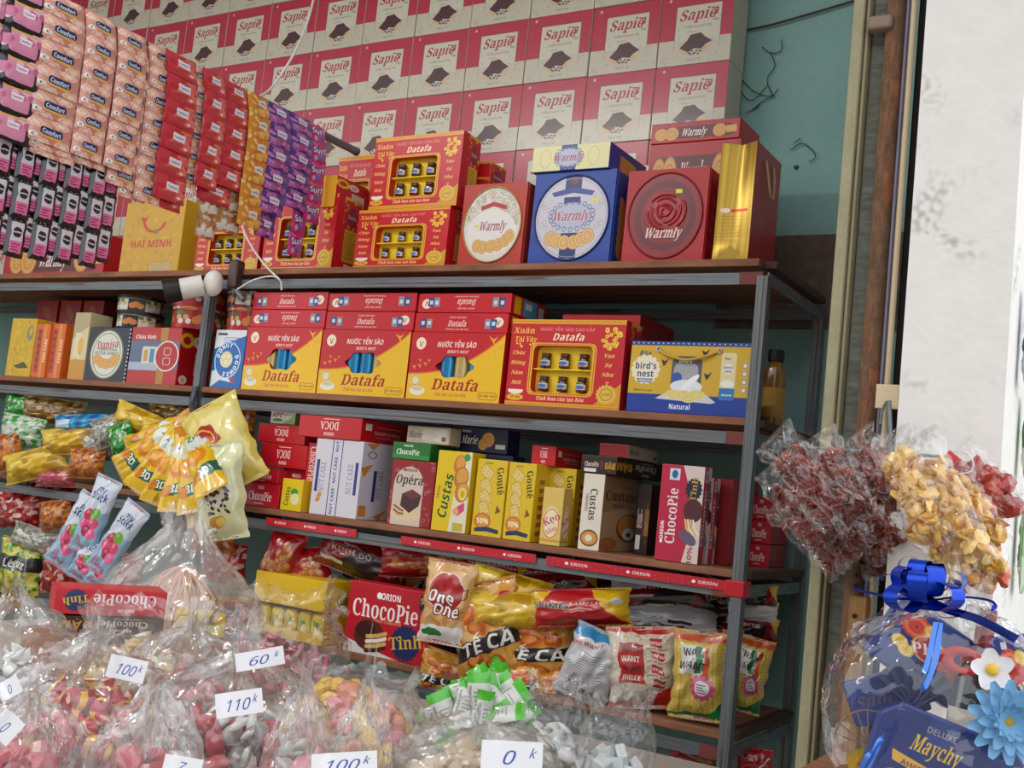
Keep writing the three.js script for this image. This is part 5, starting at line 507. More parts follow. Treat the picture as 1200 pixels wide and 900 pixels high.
const ST = {
  comfort: sach('#cf8d7e', (g, w, h) => { petals(g, w, h, ['#d9988a', '#c98272', '#dfa696'], 20, 8); for (const [x, y] of [[.74, .16], [.2, .3], [.84, .9], [.36, .96]]) for (let q = 0; q < 3; q++) for (let i = 0; i < 6; i++) disc(g, ['#f0c4b0', '#e6ae9a', '#f6d4c2'][q], w * x + (18 - 6 * q) * Math.cos(i * 1.05 + q), h * y + (15 - 5 * q) * Math.sin(i * 1.05 + q), 10 - 2 * q); poly(g, '#e2b040', [[w * .3, h * .62], [w * .8, h * .7], [w * .8, h * .78], [w * .3, h * .7]]); rrect(g, '#22305e', w * .3, h * .38, w * .5, h * .28, 10); txt(g, 'Comfort', w * .55, h * .53, 32, '#dfe2ec', { w: w * .42, rot: .06 }); disc(g, '#e8e4e0', w * .16, h * .76, 14); txt(g, 'c', w * .16, h * .75, 24, '#2a2a2e'); }),
  red: sach('#c23440', (g, w, h) => { petals(g, w, h, ['#d85a5a', '#b82430', '#e0706a'], 16, 4); poly(g, '#e8e0e4', [[w * .36, h * .28], [w * .74, h * .3], [w * .72, h * .6], [w * .34, h * .56]]); txt(g, 'Comfort', w * .54, h * .44, 22, '#3a4a8a', { w: w * .3 }); disc(g, '#f0d0c0', w * .78, h * .78, 9); fill(g, '#d89a4a', w * .6, h * .14, w * .34, 6); disc(g, '#b04030', w * .5, h * .72, 26, 12); g.strokeStyle = '#9a1e28'; g.lineWidth = 5; g.strokeRect(0, 0, w, h); }),
  orange: sach('#d0862e', (g, w, h) => { petals(g, w, h, ['#e8b052', '#c4701e', '#f0c878'], 20, 6); poly(g, '#e4e0dc', [[w * .4, h * .3], [w * .8, h * .28], [w * .78, h * .6], [w * .42, h * .58]]); txt(g, 'Comfort', w * .6, h * .44, 22, '#3a6a8a', { w: w * .3 }); }),
  purple: sach('#4a3282', (g, w, h) => { petals(g, w, h, ['#a85aa8', '#c880c0', '#6a4a9a', '#b868b0'], 18, 5); poly(g, '#e6e0ec', [[w * .36, h * .26], [w * .76, h * .28], [w * .74, h * .56], [w * .38, h * .54]]); txt(g, 'Comfort', w * .56, h * .41, 22, '#3a3a8a', { w: w * .3 }); disc(g, '#a83a50', w * .55, h * .68, 16, 10); g.strokeStyle = '#3a2a7a'; g.lineWidth = 9; g.strokeRect(0, 0, w, h); }),
  surf: sach('#c42a78', (g, w, h) => { petals(g, w, h, ['#d85a98', '#a81e68'], 8, 7); txt(g, 'Surf', w * .5, h * .36, 54, '#f2e6ee', { out: '#3a3a8a', rot: -.1 }); disc(g, '#4a6ab8', w * .55, h * .72, 24, 16); disc(g, '#e8a0c0', w * .3, h * .78, 16); }),
  pinkBlack: sach('#1c161c', (g, w, h) => { rrect(g, '#d88aa8', w * .16, h * .08, w * .7, h * .8, 12); petals(g, w, h * .7, ['#e8b0c4', '#c86a90'], 12, 2); poly(g, '#efe8ec', [[w * .38, h * .3], [w * .7, h * .3], [w * .68, h * .52], [w * .4, h * .52]]); txt(g, 'Comfort', w * .54, h * .41, 18, '#9a3a60', { w: w * .26 }); fill(g, '#d8b040', w * .16, h * .08, w * .7, 10); fill(g, '#1c161c', 0, h * .9, w, h * .1); }),
  shampoo: T(90, 140, (g, w, h) => { fill(g, '#17131a', 0, 0, w, h); fill(g, '#cdc4cc', w * .2, h * .1, w * .6, h * .5); fill(g, '#d86a98', w * .2, h * .58, w * .6, h * .3); disc(g, '#2a1c24', w * .5, h * .36, 20, 18); fill(g, '#cdc4cc', w * .3, h * .34, w * .4, 5); lines(g, '#8a2a58', w * .28, h * .66, w * .44, 3, 10, 4); speck(g, w, h * .08, 8, ['#9a9aa2'], 2, 3); }),
  clearGold: sach('#b88a5a', (g, w, h) => { petals(g, w, h, ['#d8c8b8', '#a86a3a', '#e4dcd4'], 20, 9); fill(g, '#d8d0c8', w * .1, h * .7, w * .8, h * .16); }),
};
const SM = {}; for (const k in ST) SM[k] = foil(ST[k], 0.24);
const stripNames = { comfort: 'rose and peach', red: 'red', orange: 'orange blossom', purple: 'purple', surf: 'magenta', pinkBlack: 'black edged pink', shampoo: 'black and pink shampoo', clearGold: 'gold and white' };
const sachGeo = new Map();
// strip(): u0..u1 across, v1 = pixel of its lower end; hangs from the rod (or from yTop) in the plane x
function strip(kind, u0, u1, vt, v1, n, layer, where, o = {}) {
  const x = RODX + 0.03 + layer * 0.008, vm = (vt + v1) / 2, a = onX(u0, vm, x), b = onX(u1, vm, x), um = (u0 + u1) / 2, top = o.yTop ?? RODY + 0.012, w = Math.max(0.05, a.z - b.z), z = (a.z + b.z) / 2, bot = onX(um - 4, v1, x).y, p = (top - bot) / n;
  const key = kind + w.toFixed(2) + p.toFixed(2); if (!sachGeo.has(key)) sachGeo.set(key, pillow(w * 1.06, p * 1.01, Math.min(0.012, p * .12), { nx: 8, ny: 8, seed: sachGeo.size * 2.3, wr: 0.0024, seal: 0.05, waist: 0.1, pb: 4, pa: 4 }).rotateY(Math.PI / 2));
  const t = thing('sachet_strip', stripNames[kind] + ' sachet strip ' + where, 'sachet strip', o.group || 'sachet strips on the rod', [x, top, z]);
  for (let i = 0; i < n; i++) { const m = part(t, 'sachet', sachGeo.get(key), SM[kind]); const lean = Math.max(0, 1 - i / 1.4); m.position.set(-0.018 * lean * lean + 0.002 * Math.sin(i * 2 + layer), -(i + .5) * p, 0); m.rotation.z = 0.28 * lean; }
  return t;
}
strip('pinkBlack', -2, 45, 0, 168, 6, 2, 'at the near end of the rod'); strip('pinkBlack', -40, 0, 0, 160, 6, 1, 'beyond the near end of the rod');
for (let i = 0; i < 3; i++) strip('comfort', 40 + 4 * i, 92 + 3 * i, 6, 172 + 9 * i, 6, 2 - i, ['facing out next to the black edged strips', 'second layer next to the black edged strips', 'third layer next to the black edged strips'][i]);
strip('comfort', 94, 130, 24, 188, 6, 2, 'in the middle of the rose row'); strip('comfort', 98, 134, 24, 198, 6, 0, 'behind the middle of the rose row'); strip('comfort', 131, 167, 40, 202, 6, 2, 'last facing out in the rose row'); strip('comfort', 136, 172, 40, 222, 6, 0, 'behind the last of the rose row');
strip('comfort', 168, 198, 54, 240, 7, 1, 'half covered by the red strips'); strip('comfort', 150, 182, 54, 236, 7, -1, 'deep behind the red strips');
strip('red', 190, 226, 62, 238, 6, 3, 'beside the half covered rose strip'); strip('red', 187, 222, 62, 248, 6, 0, 'tucked behind the first red strip'); strip('comfort', 221, 240, 70, 222, 6, 1, 'peeking out between two red strips'); strip('red', 236, 262, 82, 222, 5, 3, 'between the peeking rose strip and the next red one'); strip('red', 262, 289, 94, 222, 5, 2, 'beside the orange blossom strip'); strip('red', 240, 278, 84, 240, 6, 0, 'tucked low behind the red pair');
strip('orange', 287, 313, 106, 268, 6, 3, 'between red and purple strips'); strip('clearGold', 240, 262, 100, 282, 7, -2, 'hanging low behind the red strips'); strip('clearGold', 262, 290, 100, 275, 7, -2, 'hanging low behind the orange strip');
strip('purple', 311, 339, 116, 252, 5, 3, 'beside the orange blossom strip'); strip('purple', 308, 330, 116, 280, 6, 0, 'hanging lowest behind the purple pair'); strip('purple', 339, 365, 126, 246, 5, 3, 'at the far end of the purple pair'); strip('surf', 362, 380, 146, 262, 5, 2, 'at the far end of the rod'); strip('surf', 346, 362, 146, 302, 6, 0, 'hanging low behind the last purple strip');
for (let i = 0; i < 11; i++) strip('shampoo', -16 + i * 14.5, -4 + i * 14.5, 40, 292 + (i % 2) * 8 + i * 1.8, 7, -3.5 + (i % 2) * 1.2, 'hanging below the rose strips', { group: 'black and pink shampoo strips' });

// lamp clipped to the rack post, with its cord
{ const c = onZ(250, 332, 0.05), t = thing('clip_camera', 'small white clip camera with a black hood on the rack post', 'camera', null, [c.x, c.y, c.z]);
  part(t, 'joint', new THREE.SphereGeometry(0.026, 20, 14).scale(1, 1.25, 0.9), M.whiteP); const bodyG = cyl(0.026, 0.055, 24); const e = onZ(228, 336, 0.09), d = e.clone().sub(c); const q = new THREE.Quaternion().setFromUnitVectors(V(0, 1, 0), d.clone().normalize());
  const arm = part(t, 'arm', cyl(0.012, 0.04, 14), M.whiteP); arm.quaternion.copy(q); arm.position.copy(d.clone().multiplyScalar(0.35)); const b = part(t, 'housing', bodyG, M.whiteP); b.quaternion.copy(q); b.position.copy(d.clone().multiplyScalar(0.85)); const h = part(t, 'hood', cyl(0.028, 0.04, 24, 0.031), M.black); h.quaternion.copy(q); h.position.copy(d.clone().multiplyScalar(0.85).add(d.clone().normalize().multiplyScalar(0.046)));
  part(t, 'clamp', rb(0.03, 0.07, 0.03, 0.006, 0.042, 0.028, -0.03), std('#5a4a48', 0.4, { metalness: 0.6 })); part(t, 'screw', cyl(0.007, 0.05, 10).rotateZ(0.9).translate(0.06, -0.02, -0.03), M.steel);
  const P = (u, v, z) => onZ(u, v, z); t.scale.setScalar(1.35); solid('white_cord', tubeOf([P(276, 240, 0.0), P(290, 280, 0.02), P(310, 310, 0.03), P(328, 328, 0.02)], 0.0035, 24, 6), M.whiteP, 'white cord dropping from the sachets to the top shelf edge', 'cord'); solid('white_cord', tubeOf([P(278, 339, 0.03), P(298, 328, 0.03), P(320, 324, 0.02), P(329, 330, 0.015), P(330, 340, 0.01)], 0.003, 24, 6), M.whiteP, 'thin cord from the clip camera along the shelf edge', 'cord');
}
// ceiling tube fitting
{ const t = thing('tube_lamp', 'white fluorescent tube fitting under the ceiling', 'lamp', null, TUBE); part(t, 'housing', rb(1.26, 0.05, 0.09, 0.006, 0, 0.045, 0), M.whiteP); part(t, 'tube', cyl(0.016, 1.2, 16).rotateZ(Math.PI / 2), new THREE.MeshStandardMaterial({ color: 0xffffff, emissive: new THREE.Color(1, 0.98, 0.93), emissiveIntensity: 6 })); for (const x of [-0.5, 0.5]) part(t, 'hanger', cyl(0.004, 0.6, 8).translate(x, 0.37, 0), M.steel); }

// ---------- counter with bags of sweets ----------
const CT_Y = 0.88;
{ const t = thing('display_counter', 'low wooden counter under the bags of sweets', 'counter', null, [-1.98, 0, 0.95]); for (let i = 0; i < 6; i++) part(t, 'top_board', rb(2.3, 0.025, 0.268, 0.003, 0, CT_Y - 0.0125, -0.675 + 0.27 * i), M.laminate); for (const x of [-1.08, 1.08]) for (const z of [-0.72, 0.72]) part(t, 'leg', rb(0.05, CT_Y - 0.025, 0.05, 0.004, x, (CT_Y - 0.025) / 2, z), M.woodDark); part(t, 'apron', rb(2.1, 0.08, 0.02, 0.003, 0, CT_Y - 0.065, -0.72), M.woodDark); }
// open clear bag: rounded belly, pinched crumpled collar
function openBag(rx, rz, h, seed, o = {}) {
  const nu = 96, nv = 46, pos = [], uv = [], idx = [], prof = o.prof || [[0, 0], [0.75, 0], [1, 0.06], [1.06, 0.28], [1.0, 0.5], [0.84, 0.68], [0.72, 0.82], [0.86, 1.0]];
  const at = (t) => { const f = t * (prof.length - 1), i = Math.min(prof.length - 2, Math.floor(f)), k = f - i; return [prof[i][0] + (prof[i + 1][0] - prof[i][0]) * k, prof[i][1] + (prof[i + 1][1] - prof[i][1]) * k]; };
  for (let j = 0; j <= nv; j++) for (let i = 0; i <= nu; i++) { const t = j / nv, a = i / nu * Math.PI * 2, [r, y] = at(t), ca = Math.cos(a), sa = Math.sin(a), se = Math.pow(Math.pow(Math.abs(ca), 3) + Math.pow(Math.abs(sa), 3), -1 / 3), q = Math.max(0, y);
    const n1 = ridge(ca * 1.6 + seed, y * 2.4, sa * 1.6), n2 = ridge(ca * 4 + seed, y * 6, sa * 4 + seed), fold = Math.sin(a * 9 + 3 * n1 + seed) * 0.07 * q * q; const n3 = ridge(ca * 8 + seed, y * 11, sa * 8); const k = r * se * (1 + 0.13 * q * n1 + 0.06 * q * n2 + 0.035 * n3 * Math.min(1, q * 4) + fold);
    pos.push(rx * k * ca, Math.max(0, h * y * (1 + 0.16 * q * q * q * noise(ca * 1.5 + seed, 3, sa * 1.5 + seed) * 2) + 0.016 * q * n2 + 0.01 * Math.min(1, q * 2) * n3), rz * k * sa); uv.push(i / nu * 2, t); }
  for (let j = 0; j < nv; j++) for (let i = 0; i < nu; i++) { const p = j * (nu + 1) + i, q = p + nu + 1; idx.push(p, q, p + 1, p + 1, q, q + 1); }
  const g = new THREE.BufferGeometry(); g.setAttribute('position', new THREE.Float32BufferAttribute(pos, 3)); g.setAttribute('uv', new THREE.Float32BufferAttribute(uv, 2)); g.setIndex(idx); g.computeVertexNormals(); return g;
}
const lathe = (pts, n = 10) => new THREE.LatheGeometry(pts.map((p) => new THREE.Vector2(...p)), n);
const twistG = (() => { const g = lathe([[0, -1.15], [0.5, -1.1], [0.42, -0.95], [0.13, -0.62], [0.4, -0.42], [0.5, 0], [0.4, 0.42], [0.13, 0.62], [0.42, 0.95], [0.5, 1.1], [0, 1.15]], 10), P = g.attributes.position; for (let i = 0; i < P.count; i++) { const y = Math.abs(P.getY(i)), f = y > 0.7 ? 0.5 : 1; P.setZ(i, P.getZ(i) * f * 0.8); P.setX(i, P.getX(i) * (1 + 0.1 * Math.sin(i * 3.7))); } g.computeVertexNormals(); return g; })();
const beanG = new THREE.SphereGeometry(0.6, 10, 8).scale(1, 0.8, 0.8), cubeG = rb(1, 0.6, 0.8, 0.12), stickG = pillow(0.9, 2.4, 0.3, { nx: 6, ny: 10, wr: 0.04, seed: 3 });
const chunkG = (() => { const g = new THREE.IcosahedronGeometry(0.65, 1), P = g.attributes.position; for (let i = 0; i < P.count; i++) { const x = P.getX(i), y = P.getY(i), z = P.getZ(i), k = 1 + 0.35 * noise(x * 2, y * 2, z * 2); P.setXYZ(i, x * k * 1.2, y * k * 0.8, z * k); } g.computeVertexNormals(); return g; })();
const cm = (c, r = 0.28) => phy(c, r, { clearcoat: 0.6, clearcoatRoughness: 0.2 });
const stickM = foil(T(60, 160, (g, w, h) => { fill(g, '#d2d2cc', 0, 0, w, h); fill(g, '#4db82a', 0, 0, w, h * .16); fill(g, '#4db82a', 0, h * .86, w, h * .14); fill(g, '#9a9a98', w * .1, h * .2, 6, h * .6); lines(g, '#8a8a88', w * .3, h * .3, w * .5, 8, 10, 3); }), 0.3);
const wrapTex = (bg, c, word) => foil(T(64, 96, (g, w, h) => { fill(g, bg, 0, 0, w, h); for (let i = 0; i < 5; i++) fill(g, c, 0, 10 + i * 20, w, 7); if (word) txt(g, word, w / 2, h / 2, 24, '#fff', { rot: 1.57 }); }), 0.25);
const KIND = {
  tan: ['small tan wrapped sweet', twistG, [cm('#b08a58'), cm('#d0b070'), cm('#c8bca0'), wrapTex('#c8a838', '#7a4a2a')], 0.03], white: ['small white wrapped sweet', twistG, [cm('#d4d4d2'), cm('#bcc2c6'), cm('#c8c0b8')], 0.028],
  wrap: ['red and gold wrapped sweet', twistG, [wrapTex('#a81a30', '#e0b23a'), wrapTex('#c42a48', '#e8c0a0'), wrapTex('#d8b03a', '#8a2a2a'), cm('#c01c40')], 0.034], jelly: ['red jelly bead', beanG, [phy('#b01418', 0.15, { clearcoat: 1 }), phy('#c4201c', 0.15, { clearcoat: 1 }), phy('#7a1218', 0.15, { clearcoat: 1 })], 0.024],
  pink: ['pink and red wrapped sweet', twistG, [cm('#b8606a'), cm('#c88a90'), wrapTex('#b83a50', '#e0c0c0')], 0.032], silver: ['silver and red wrapped sweet', twistG, [std('#a8a4a0', 0.25, { metalness: 0.6 }), cm('#a83038'), cm('#c8c4c0')], 0.03],
  gold: ['yellow foil wrapped sweet', chunkG, [cm('#d8a82a', 0.2), cm('#e0b848', 0.2), cm('#c87a5a', 0.3), cm('#c86a70', 0.3)], 0.034], stick: ['white and green stick sachet', stickG, [stickM], 0.05],
  nut: ['beige dried fruit piece', chunkG, [cm('#b8a080'), cm('#a88a64'), cm('#c4ae90')], 0.028], sugar: ['clear rock sugar lump', cubeG, [phy('#d4d8da', 0.2, { clearcoat: 1 }), phy('#c4ccd0', 0.2, { clearcoat: 1 })], 0.03], rose: ['dark pink sugared fruit piece', chunkG, [cm('#9a2a38'), cm('#b84a54'), cm('#8a2430')], 0.034],
};
const geoMany = ['jelly', 'stick', 'gold', 'nut', 'rose'];
function heap(kind, what, c, rx, rz, h, n, seed, group) {
  const [lab, geo, ms, s] = KIND[kind], r = rng(seed);
  for (let i = 0; i < n; i++) { const a = i * 2.39996, q = Math.sqrt((i + 0.5) / n), m = lit(new THREE.Mesh(geo, ms[Math.floor(r() * ms.length)])), yy = h * (1 - 0.75 * q * q) * (0.78 + 0.22 * r()); m.name = numbered(kind === 'nut' || kind === 'rose' ? 'fruit_piece' : kind === 'sugar' ? 'sugar_lump' : ({ stick: 'stick_sachet', tan: 'toffee_candy', white: 'milk_candy', jelly: 'jelly_candy', gold: 'foil_candy' })[kind] || 'wrapped_candy'); m.scale.setScalar(s * (geoMany.includes(kind) ? 1 : 1.2) * (0.9 + 0.3 * r())); m.position.set(c.x + rx * q * Math.cos(a), c.y + yy, c.z + rz * q * Math.sin(a)); kind === 'stick' ? m.rotation.set(-0.6 + 1.1 * (r() - .5), 0.5 + 1.6 * (r() - .5), 2.6 * (r() - .5)) : m.rotation.set(r() * 6, r() * 6, r() * 6); scene.add(m); tag(m, lab + ' in the bag ' + what, kind === 'nut' || kind === 'rose' ? 'fruit' : 'candy', group); }
}
// [u, v of the heap's top, radius x, radius z, sweets height, kind, wording, bag height, closed]
const BAGS = [
  [165, 765, 0.22, 0.16, 0.13, 'tan', 'with the folded 100k card', 0.2, 0], [5, 772, 0.22, 0.17, 0.12, 'white', 'at the far end of the counter', 0.2, 1], [105, 820, 0.2, 0.15, 0.13, 'wrap', 'of red and gold wrappers', 0.17, 1], [222, 795, 0.13, 0.12, 0.14, 'jelly', 'between two cards', 0.18, 1],
  [318, 762, 0.18, 0.15, 0.12, 'pink', 'with the 60k card', 0.24, 0], [275, 848, 0.17, 0.14, 0.13, 'silver', 'with the 110k card', 0.18, 1], [412, 812, 0.17, 0.14, 0.16, 'gold', 'of yellow foil sweets', 0.17, 0], [570, 806, 0.21, 0.16, 0.16, 'stick', 'of white and green stick sachets', 0.1, 0],
  [420, 898, 0.18, 0.14, 0.14, 'nut', 'of beige dried fruit', 0.19, 1], [560, 890, 0.2, 0.14, 0.08, 'nut', 'behind the largest card', 0.11, 1], [722, 884, 0.12, 0.11, 0.07, 'sugar', 'of rock sugar', 0.17, 0], [30, 890, 0.18, 0.14, 0.14, 'rose', 'of dark pink fruit', 0.18, 1], [170, 900, 0.18, 0.13, 0.13, 'rose', 'by the silver sweets', 0.17, 1],
  [648, 868, 0.13, 0.1, 0.07, 'white', 'next to the rock sugar', 0.17, 0], [345, 905, 0.15, 0.12, 0.12, 'pink', 'by the beige fruit', 0.17, 1],
];
const DOME = [[0, 0], [0.75, 0], [1, 0.06], [1.06, 0.3], [1.0, 0.55], [0.86, 0.76], [0.62, 0.92], [0.34, 1.0], [0.1, 1.06], [0.16, 1.25]];
const spots = BAGS.map(([u, v, rx, rz, hh]) => onY(u, v, CT_Y + hh * 0.85)), radii = spots.map((c, i) => Math.min(BAGS[i][2], c.z - 0.05, 0.5 * Math.min(...spots.filter((q) => q !== c).map((q) => Math.hypot(q.x - c.x, q.z - c.z)))));
for (let k = 0; k < 2; k++) radii.forEach((r, i) => { radii[i] = Math.min(BAGS[i][2] * 1.05, spots[i].z - 0.05, ...spots.map((q, j) => (j === i ? 9 : Math.hypot(q.x - spots[i].x, q.z - spots[i].z) - radii[j]))); });
BAGS.forEach(([u, v, , , hh, kind, what, bh, closed], i) => {
  const y = CT_Y + 0.002, c = spots[i], rx = radii[i], rz = radii[i] * 0.96; c.y = y;
  const b = thing('clear_sweet_bag', 'clear crinkled plastic bag ' + what, 'plastic bag', 'clear bags of sweets on the counter', [c.x, c.y, c.z]); b.rotation.y = 0.5 + 0.4 * Math.sin(i * 2.1);
  part(b, 'film', openBag(rx * 0.93, rz * 0.93, bh, i * 3.3, closed ? { prof: DOME } : {}), i % 3 ? M.film : M.filmSoft);
  const s = KIND[kind][3]; heap(kind, what, c, rx * (kind === 'stick' ? 1 : 0.82), rz * (kind === 'stick' ? 1 : 0.82), hh, kind === 'stick' ? 36 : Math.round(Math.min(geoMany.includes(kind) ? 52 : 36, 2.4 * rx * rz / (s * s))), 11 + i, KIND[kind][0] + 's ' + what);
});
// price cards in blue handwriting
function card(s, u, v, y, wpx, hpx, rot, label, fold) {
  const c = onY(u, v, y), k = scaleAt(c), w = wpx * k, h = hpx * k, g = new THREE.PlaneGeometry(w, h, 12, 2), P = g.attributes.position; for (let i = 0; i < P.count; i++) { const x = P.getX(i) / w; P.setZ(i, fold * (x * x) * w + (x < -0.28 ? 0.006 : 0)); } g.computeVertexNormals();
  const back = g.clone().translate(0, 0, -0.0006), tex = T(160, 80, (gg, W, H) => { fill(gg, '#e6e4e8', 0, 0, W, H); const m = /k$/.test(s), d = m ? s.slice(0, -1) : s; txt(gg, d, W * .46, H * .55, 50, '#2f4a9c', { bold: false, skew: .3, w: Math.min(W * .55, 34 * d.length) }); if (m) txt(gg, 'k', W * .84, H * .38, 34, '#2f4a9c', { bold: false, skew: .3 }); });
  const o = thing('price_card', label, 'price card', null, [c.x, c.y, c.z]); part(o, 'card', g, std(0xffffff, 0.7, { map: tex, side: THREE.DoubleSide })); o.quaternion.copy(camera.quaternion); o.rotateX(-0.25); o.rotateZ(rot * D2R); return o;
}
card('100k', 150, 784, 1.07, 44, 26, -12, 'white price card reading 100k on the bag of tan sweets', 0.15); card('60k', 306, 772, 1.12, 56, 21, 10, 'white price card reading 60k on the bag of pink sweets', 0.35); card('110k', 281, 824, 1.08, 54, 28, 8, 'white price card reading 110k beside the silver sweets', 0.05); card('100k', 404, 895, 1.08, 76, 26, 3, 'white price card reading 100k on the beige fruit bag', 0.05); card('0k', 600, 886, 1.06, 72, 34, -3, 'largest white price card with a blue zero', 0.1); card('0', 8, 852, 1.08, 30, 32, -40, 'white price card with a zero by the dark pink fruit', 0.05); card('7', 215, 897, 1.08, 44, 20, -10, 'white price card on the dark pink fruit beside silver sweets', 0.05); card('0', 12, 806, 1.1, 24, 22, 30, 'small white price card at the far end of the counter', 0.05);
// boxes lying behind the sweet bags
{ const mk = (label, u0, v0, u1, v1, y, hpx, d, m, fy = 0) => { const a = onY(u0, v0, y), b = onY(u1, v1, y), w = a.distanceTo(b), h = hpx * scaleAt(a.clone().add(b).multiplyScalar(.5)), mm = lit(new THREE.Mesh(boxGeo(w, h, d), [m[1], m[1], m[2], m[1], m[0], m[1]])); mm.name = numbered('pie_box'); mm.position.copy(a.clone().add(b).multiplyScalar(.5)); mm.rotation.y = Math.atan2(-(b.z - a.z), b.x - a.x); mm.translateZ(-d / 2); scene.add(mm); tag(mm, label, 'pie box'); return mm; };
  mk('red pie box with upside-down letters on the counter behind sweets', 62, 719, 193, 724, 1.05, 30, 0.12, [PM.chocoFlip, red, red]); mk('dark brown pie box under the upside-down red pie box', 66, 741, 190, 745, 1.005, 20, 0.12, [PM.chocoDarkFlip, brown, brown]);
  mk('yellow custard cake box lying low behind the pink sweets', 205, 745, 262, 748, 0.98, 26, 0.1, [PM.custasSmall, yellowF, yellowF]); mk('red and yellow cake box lying by the open yellow cake box', 235, 728, 300, 730, 0.985, 24, 0.12, [PM.redStrip, red, flat('#d7b04a')]);
  const st = onY(130, 745, 1.0); box('wooden_crate', 'wooden crate holding the boxes at the back of the counter', 'crate', null, { x0: st.x - 0.3, x1: st.x + 0.26 }, st.z + 0.03, CT_Y, 0.3, [M.wood, M.wood, M.wood], { h: 0.1 }); }
// big clear bag of orange noodles behind the counter
{ const c = onY(205, 728, 0.98), t = thing('noodle_bag', 'large clear plastic bag of orange noodles gathered at the top', 'plastic bag', null, [c.x, 0.9, c.z]); const prof = [[0, 0], [0.8, 0], [1, 0.1], [1.05, 0.25], [0.95, 0.4], [0.66, 0.62], [0.36, 0.8], [0.2, 0.92], [0.3, 1]];
  part(t, 'film', openBag(0.24, 0.16, 0.36, 4.2, { prof }), M.filmHazy); const r = rng(21), gs = []; for (let i = 0; i < 150; i++) { const a = r() * 6.3, k = 0.75 + 0.3 * r(), pts = []; for (let q = 0; q <= 5; q++) { const e = 0.15 + 1.42 * q / 5; pts.push(V(0.135 * k * Math.cos(a + 0.15 * Math.sin(q + i)) * Math.cos(e) + 0.01, 0.02 + 0.21 * k * Math.sin(e), 0.1 * k * Math.sin(a + 0.15 * Math.sin(q + i)) * Math.cos(e))); } gs.push(tubeOf(pts, 0.0034, 8, 4)); } gs.push(new THREE.SphereGeometry(1, 20, 10, 0, 6.2832, 0, 1.5708).scale(0.11, 0.19, 0.08).translate(0.01, 0.02, 0)); const nd = part(t, 'noodles', mergeGeometries(gs), cm('#dc9a68', 0.5)); nd.userData.kind = 'stuff'; }

// ---------- clear snack bags hanging at the door frame ----------
const vm = (r) => phy(0xffffff, r, { vertexColors: true, clearcoat: 0.4, clearcoatRoughness: 0.25 });
// loose pieces packed in a flat bag, joined: nobody could count them
function pieces(w, L, th, cs, n, size, aspect, seed) { const r = rng(seed), gs = []; for (let i = 0; i < n; i++) { const g = new THREE.IcosahedronGeometry(1, size > 0.012 ? 1 : 0), P = g.attributes.position; for (let q = 0; q < P.count; q++) { const x = P.getX(q), y = P.getY(q), z = P.getZ(q), k = 1 + 0.4 * noise(x * 1.5 + i, y * 1.5, z * 1.5); P.setXYZ(q, x * k * aspect[0], y * k * aspect[1], z * k * aspect[2]); } g.computeVertexNormals(); const s = size * (0.7 + 0.6 * r()); g.scale(s, s, s); g.rotateX(r() * 6).rotateY(r() * 6).rotateZ(r() * 6); const a = 2 * r() - 1, b = 2 * r() - 1, e = Math.sqrt((1 - Math.abs(a) ** 2.5) * (1 - Math.abs(b) ** 3)); g.translate(a * w / 2, b * L / 2, (r() < 0.8 ? 1 : -1) * th * 0.46 * e); const c = new THREE.Color(cs[Math.floor(r() * cs.length)]), C3 = new Float32Array(P.count * 3); for (let q = 0; q < P.count; q++) C3.set([c.r, c.g, c.b], q * 3); g.setAttribute('color', new THREE.BufferAttribute(C3, 3)); gs.push(g); } const core = pillow(w * .96, L * .98, th * .9, { nx: 10, ny: 14, seed, wr: 0.004, seal: 0.01, pb: 3 }).toNonIndexed(), cc = new THREE.Color(cs[0]), C4 = new Float32Array(core.attributes.position.count * 3); for (let q = 0; q < C4.length; q += 3) C4.set([cc.r, cc.g, cc.b], q); core.setAttribute('color', new THREE.BufferAttribute(C4, 3)); gs.push(core); return mergeGeometries(gs); }
const shred = { cs: ['#74200f', '#8e3018', '#5a160c', '#a0441f', '#661c10'], n: 190, s: 0.0065, a: [1.8, 0.5, 0.5], m: vm(0.4) }, chipsM = { cs: ['#d9a84e', '#e2bd72', '#c88f3c', '#dcb060', '#b87a34'], n: 70, s: 0.0125, a: [1.3, 0.9, 0.4], m: vm(0.5) }, mixM = { cs: ['#d8a63a', '#c4502a', '#e0c060', '#d89a40'], n: 50, s: 0.0125, a: [1.4, 0.8, 0.6], m: vm(0.45) }, jelM = { cs: ['#9a2a24', '#b84a3a', '#a83a30'], n: 14, s: 0.019, a: [1, 0.9, 0.8], m: vm(0.15) };
function clearBag(label, group, fm, u0, v0, u1, v1, wpx, z, thick, seed, lumps = 0.012) {
  const a = onZ(u0, v0, z), b = onZ(u1, v1, z + 0.03), c = a.clone().add(b).multiplyScalar(.5), L = a.distanceTo(b), w = wpx * scaleAt(c), dir = a.clone().sub(b).normalize(), zr = V(-0.25, 0.15, 0.95), zax = zr.addScaledVector(dir, -zr.dot(dir)).normalize(), xax = dir.clone().cross(zax), t = thing('hanging_snack_bag', label, 'snack bag', group, [c.x, c.y, c.z]);
  t.quaternion.setFromRotationMatrix(new THREE.Matrix4().makeBasis(xax, dir, zax));
  part(t, 'film', pillow(w, L, thick * 1.25, { nx: 26, ny: 36, seed, wr: 0.013, seal: 0.05 }), M.filmClear); const f = part(t, 'filling', pieces(w * .66, L * .74, thick * .9, fm.cs, fm.n, fm.s, fm.a, seed * 10 + 1).translate(0, -L * .07, 0), fm.m); f.userData.kind = 'stuff'; part(t, 'seal', crimp(w * .98, L * .04).translate(0, L * .5, 0), M.film);
}
const RG = 'clear bags of red shredded snack', YG = 'clear bags of yellow crisps';
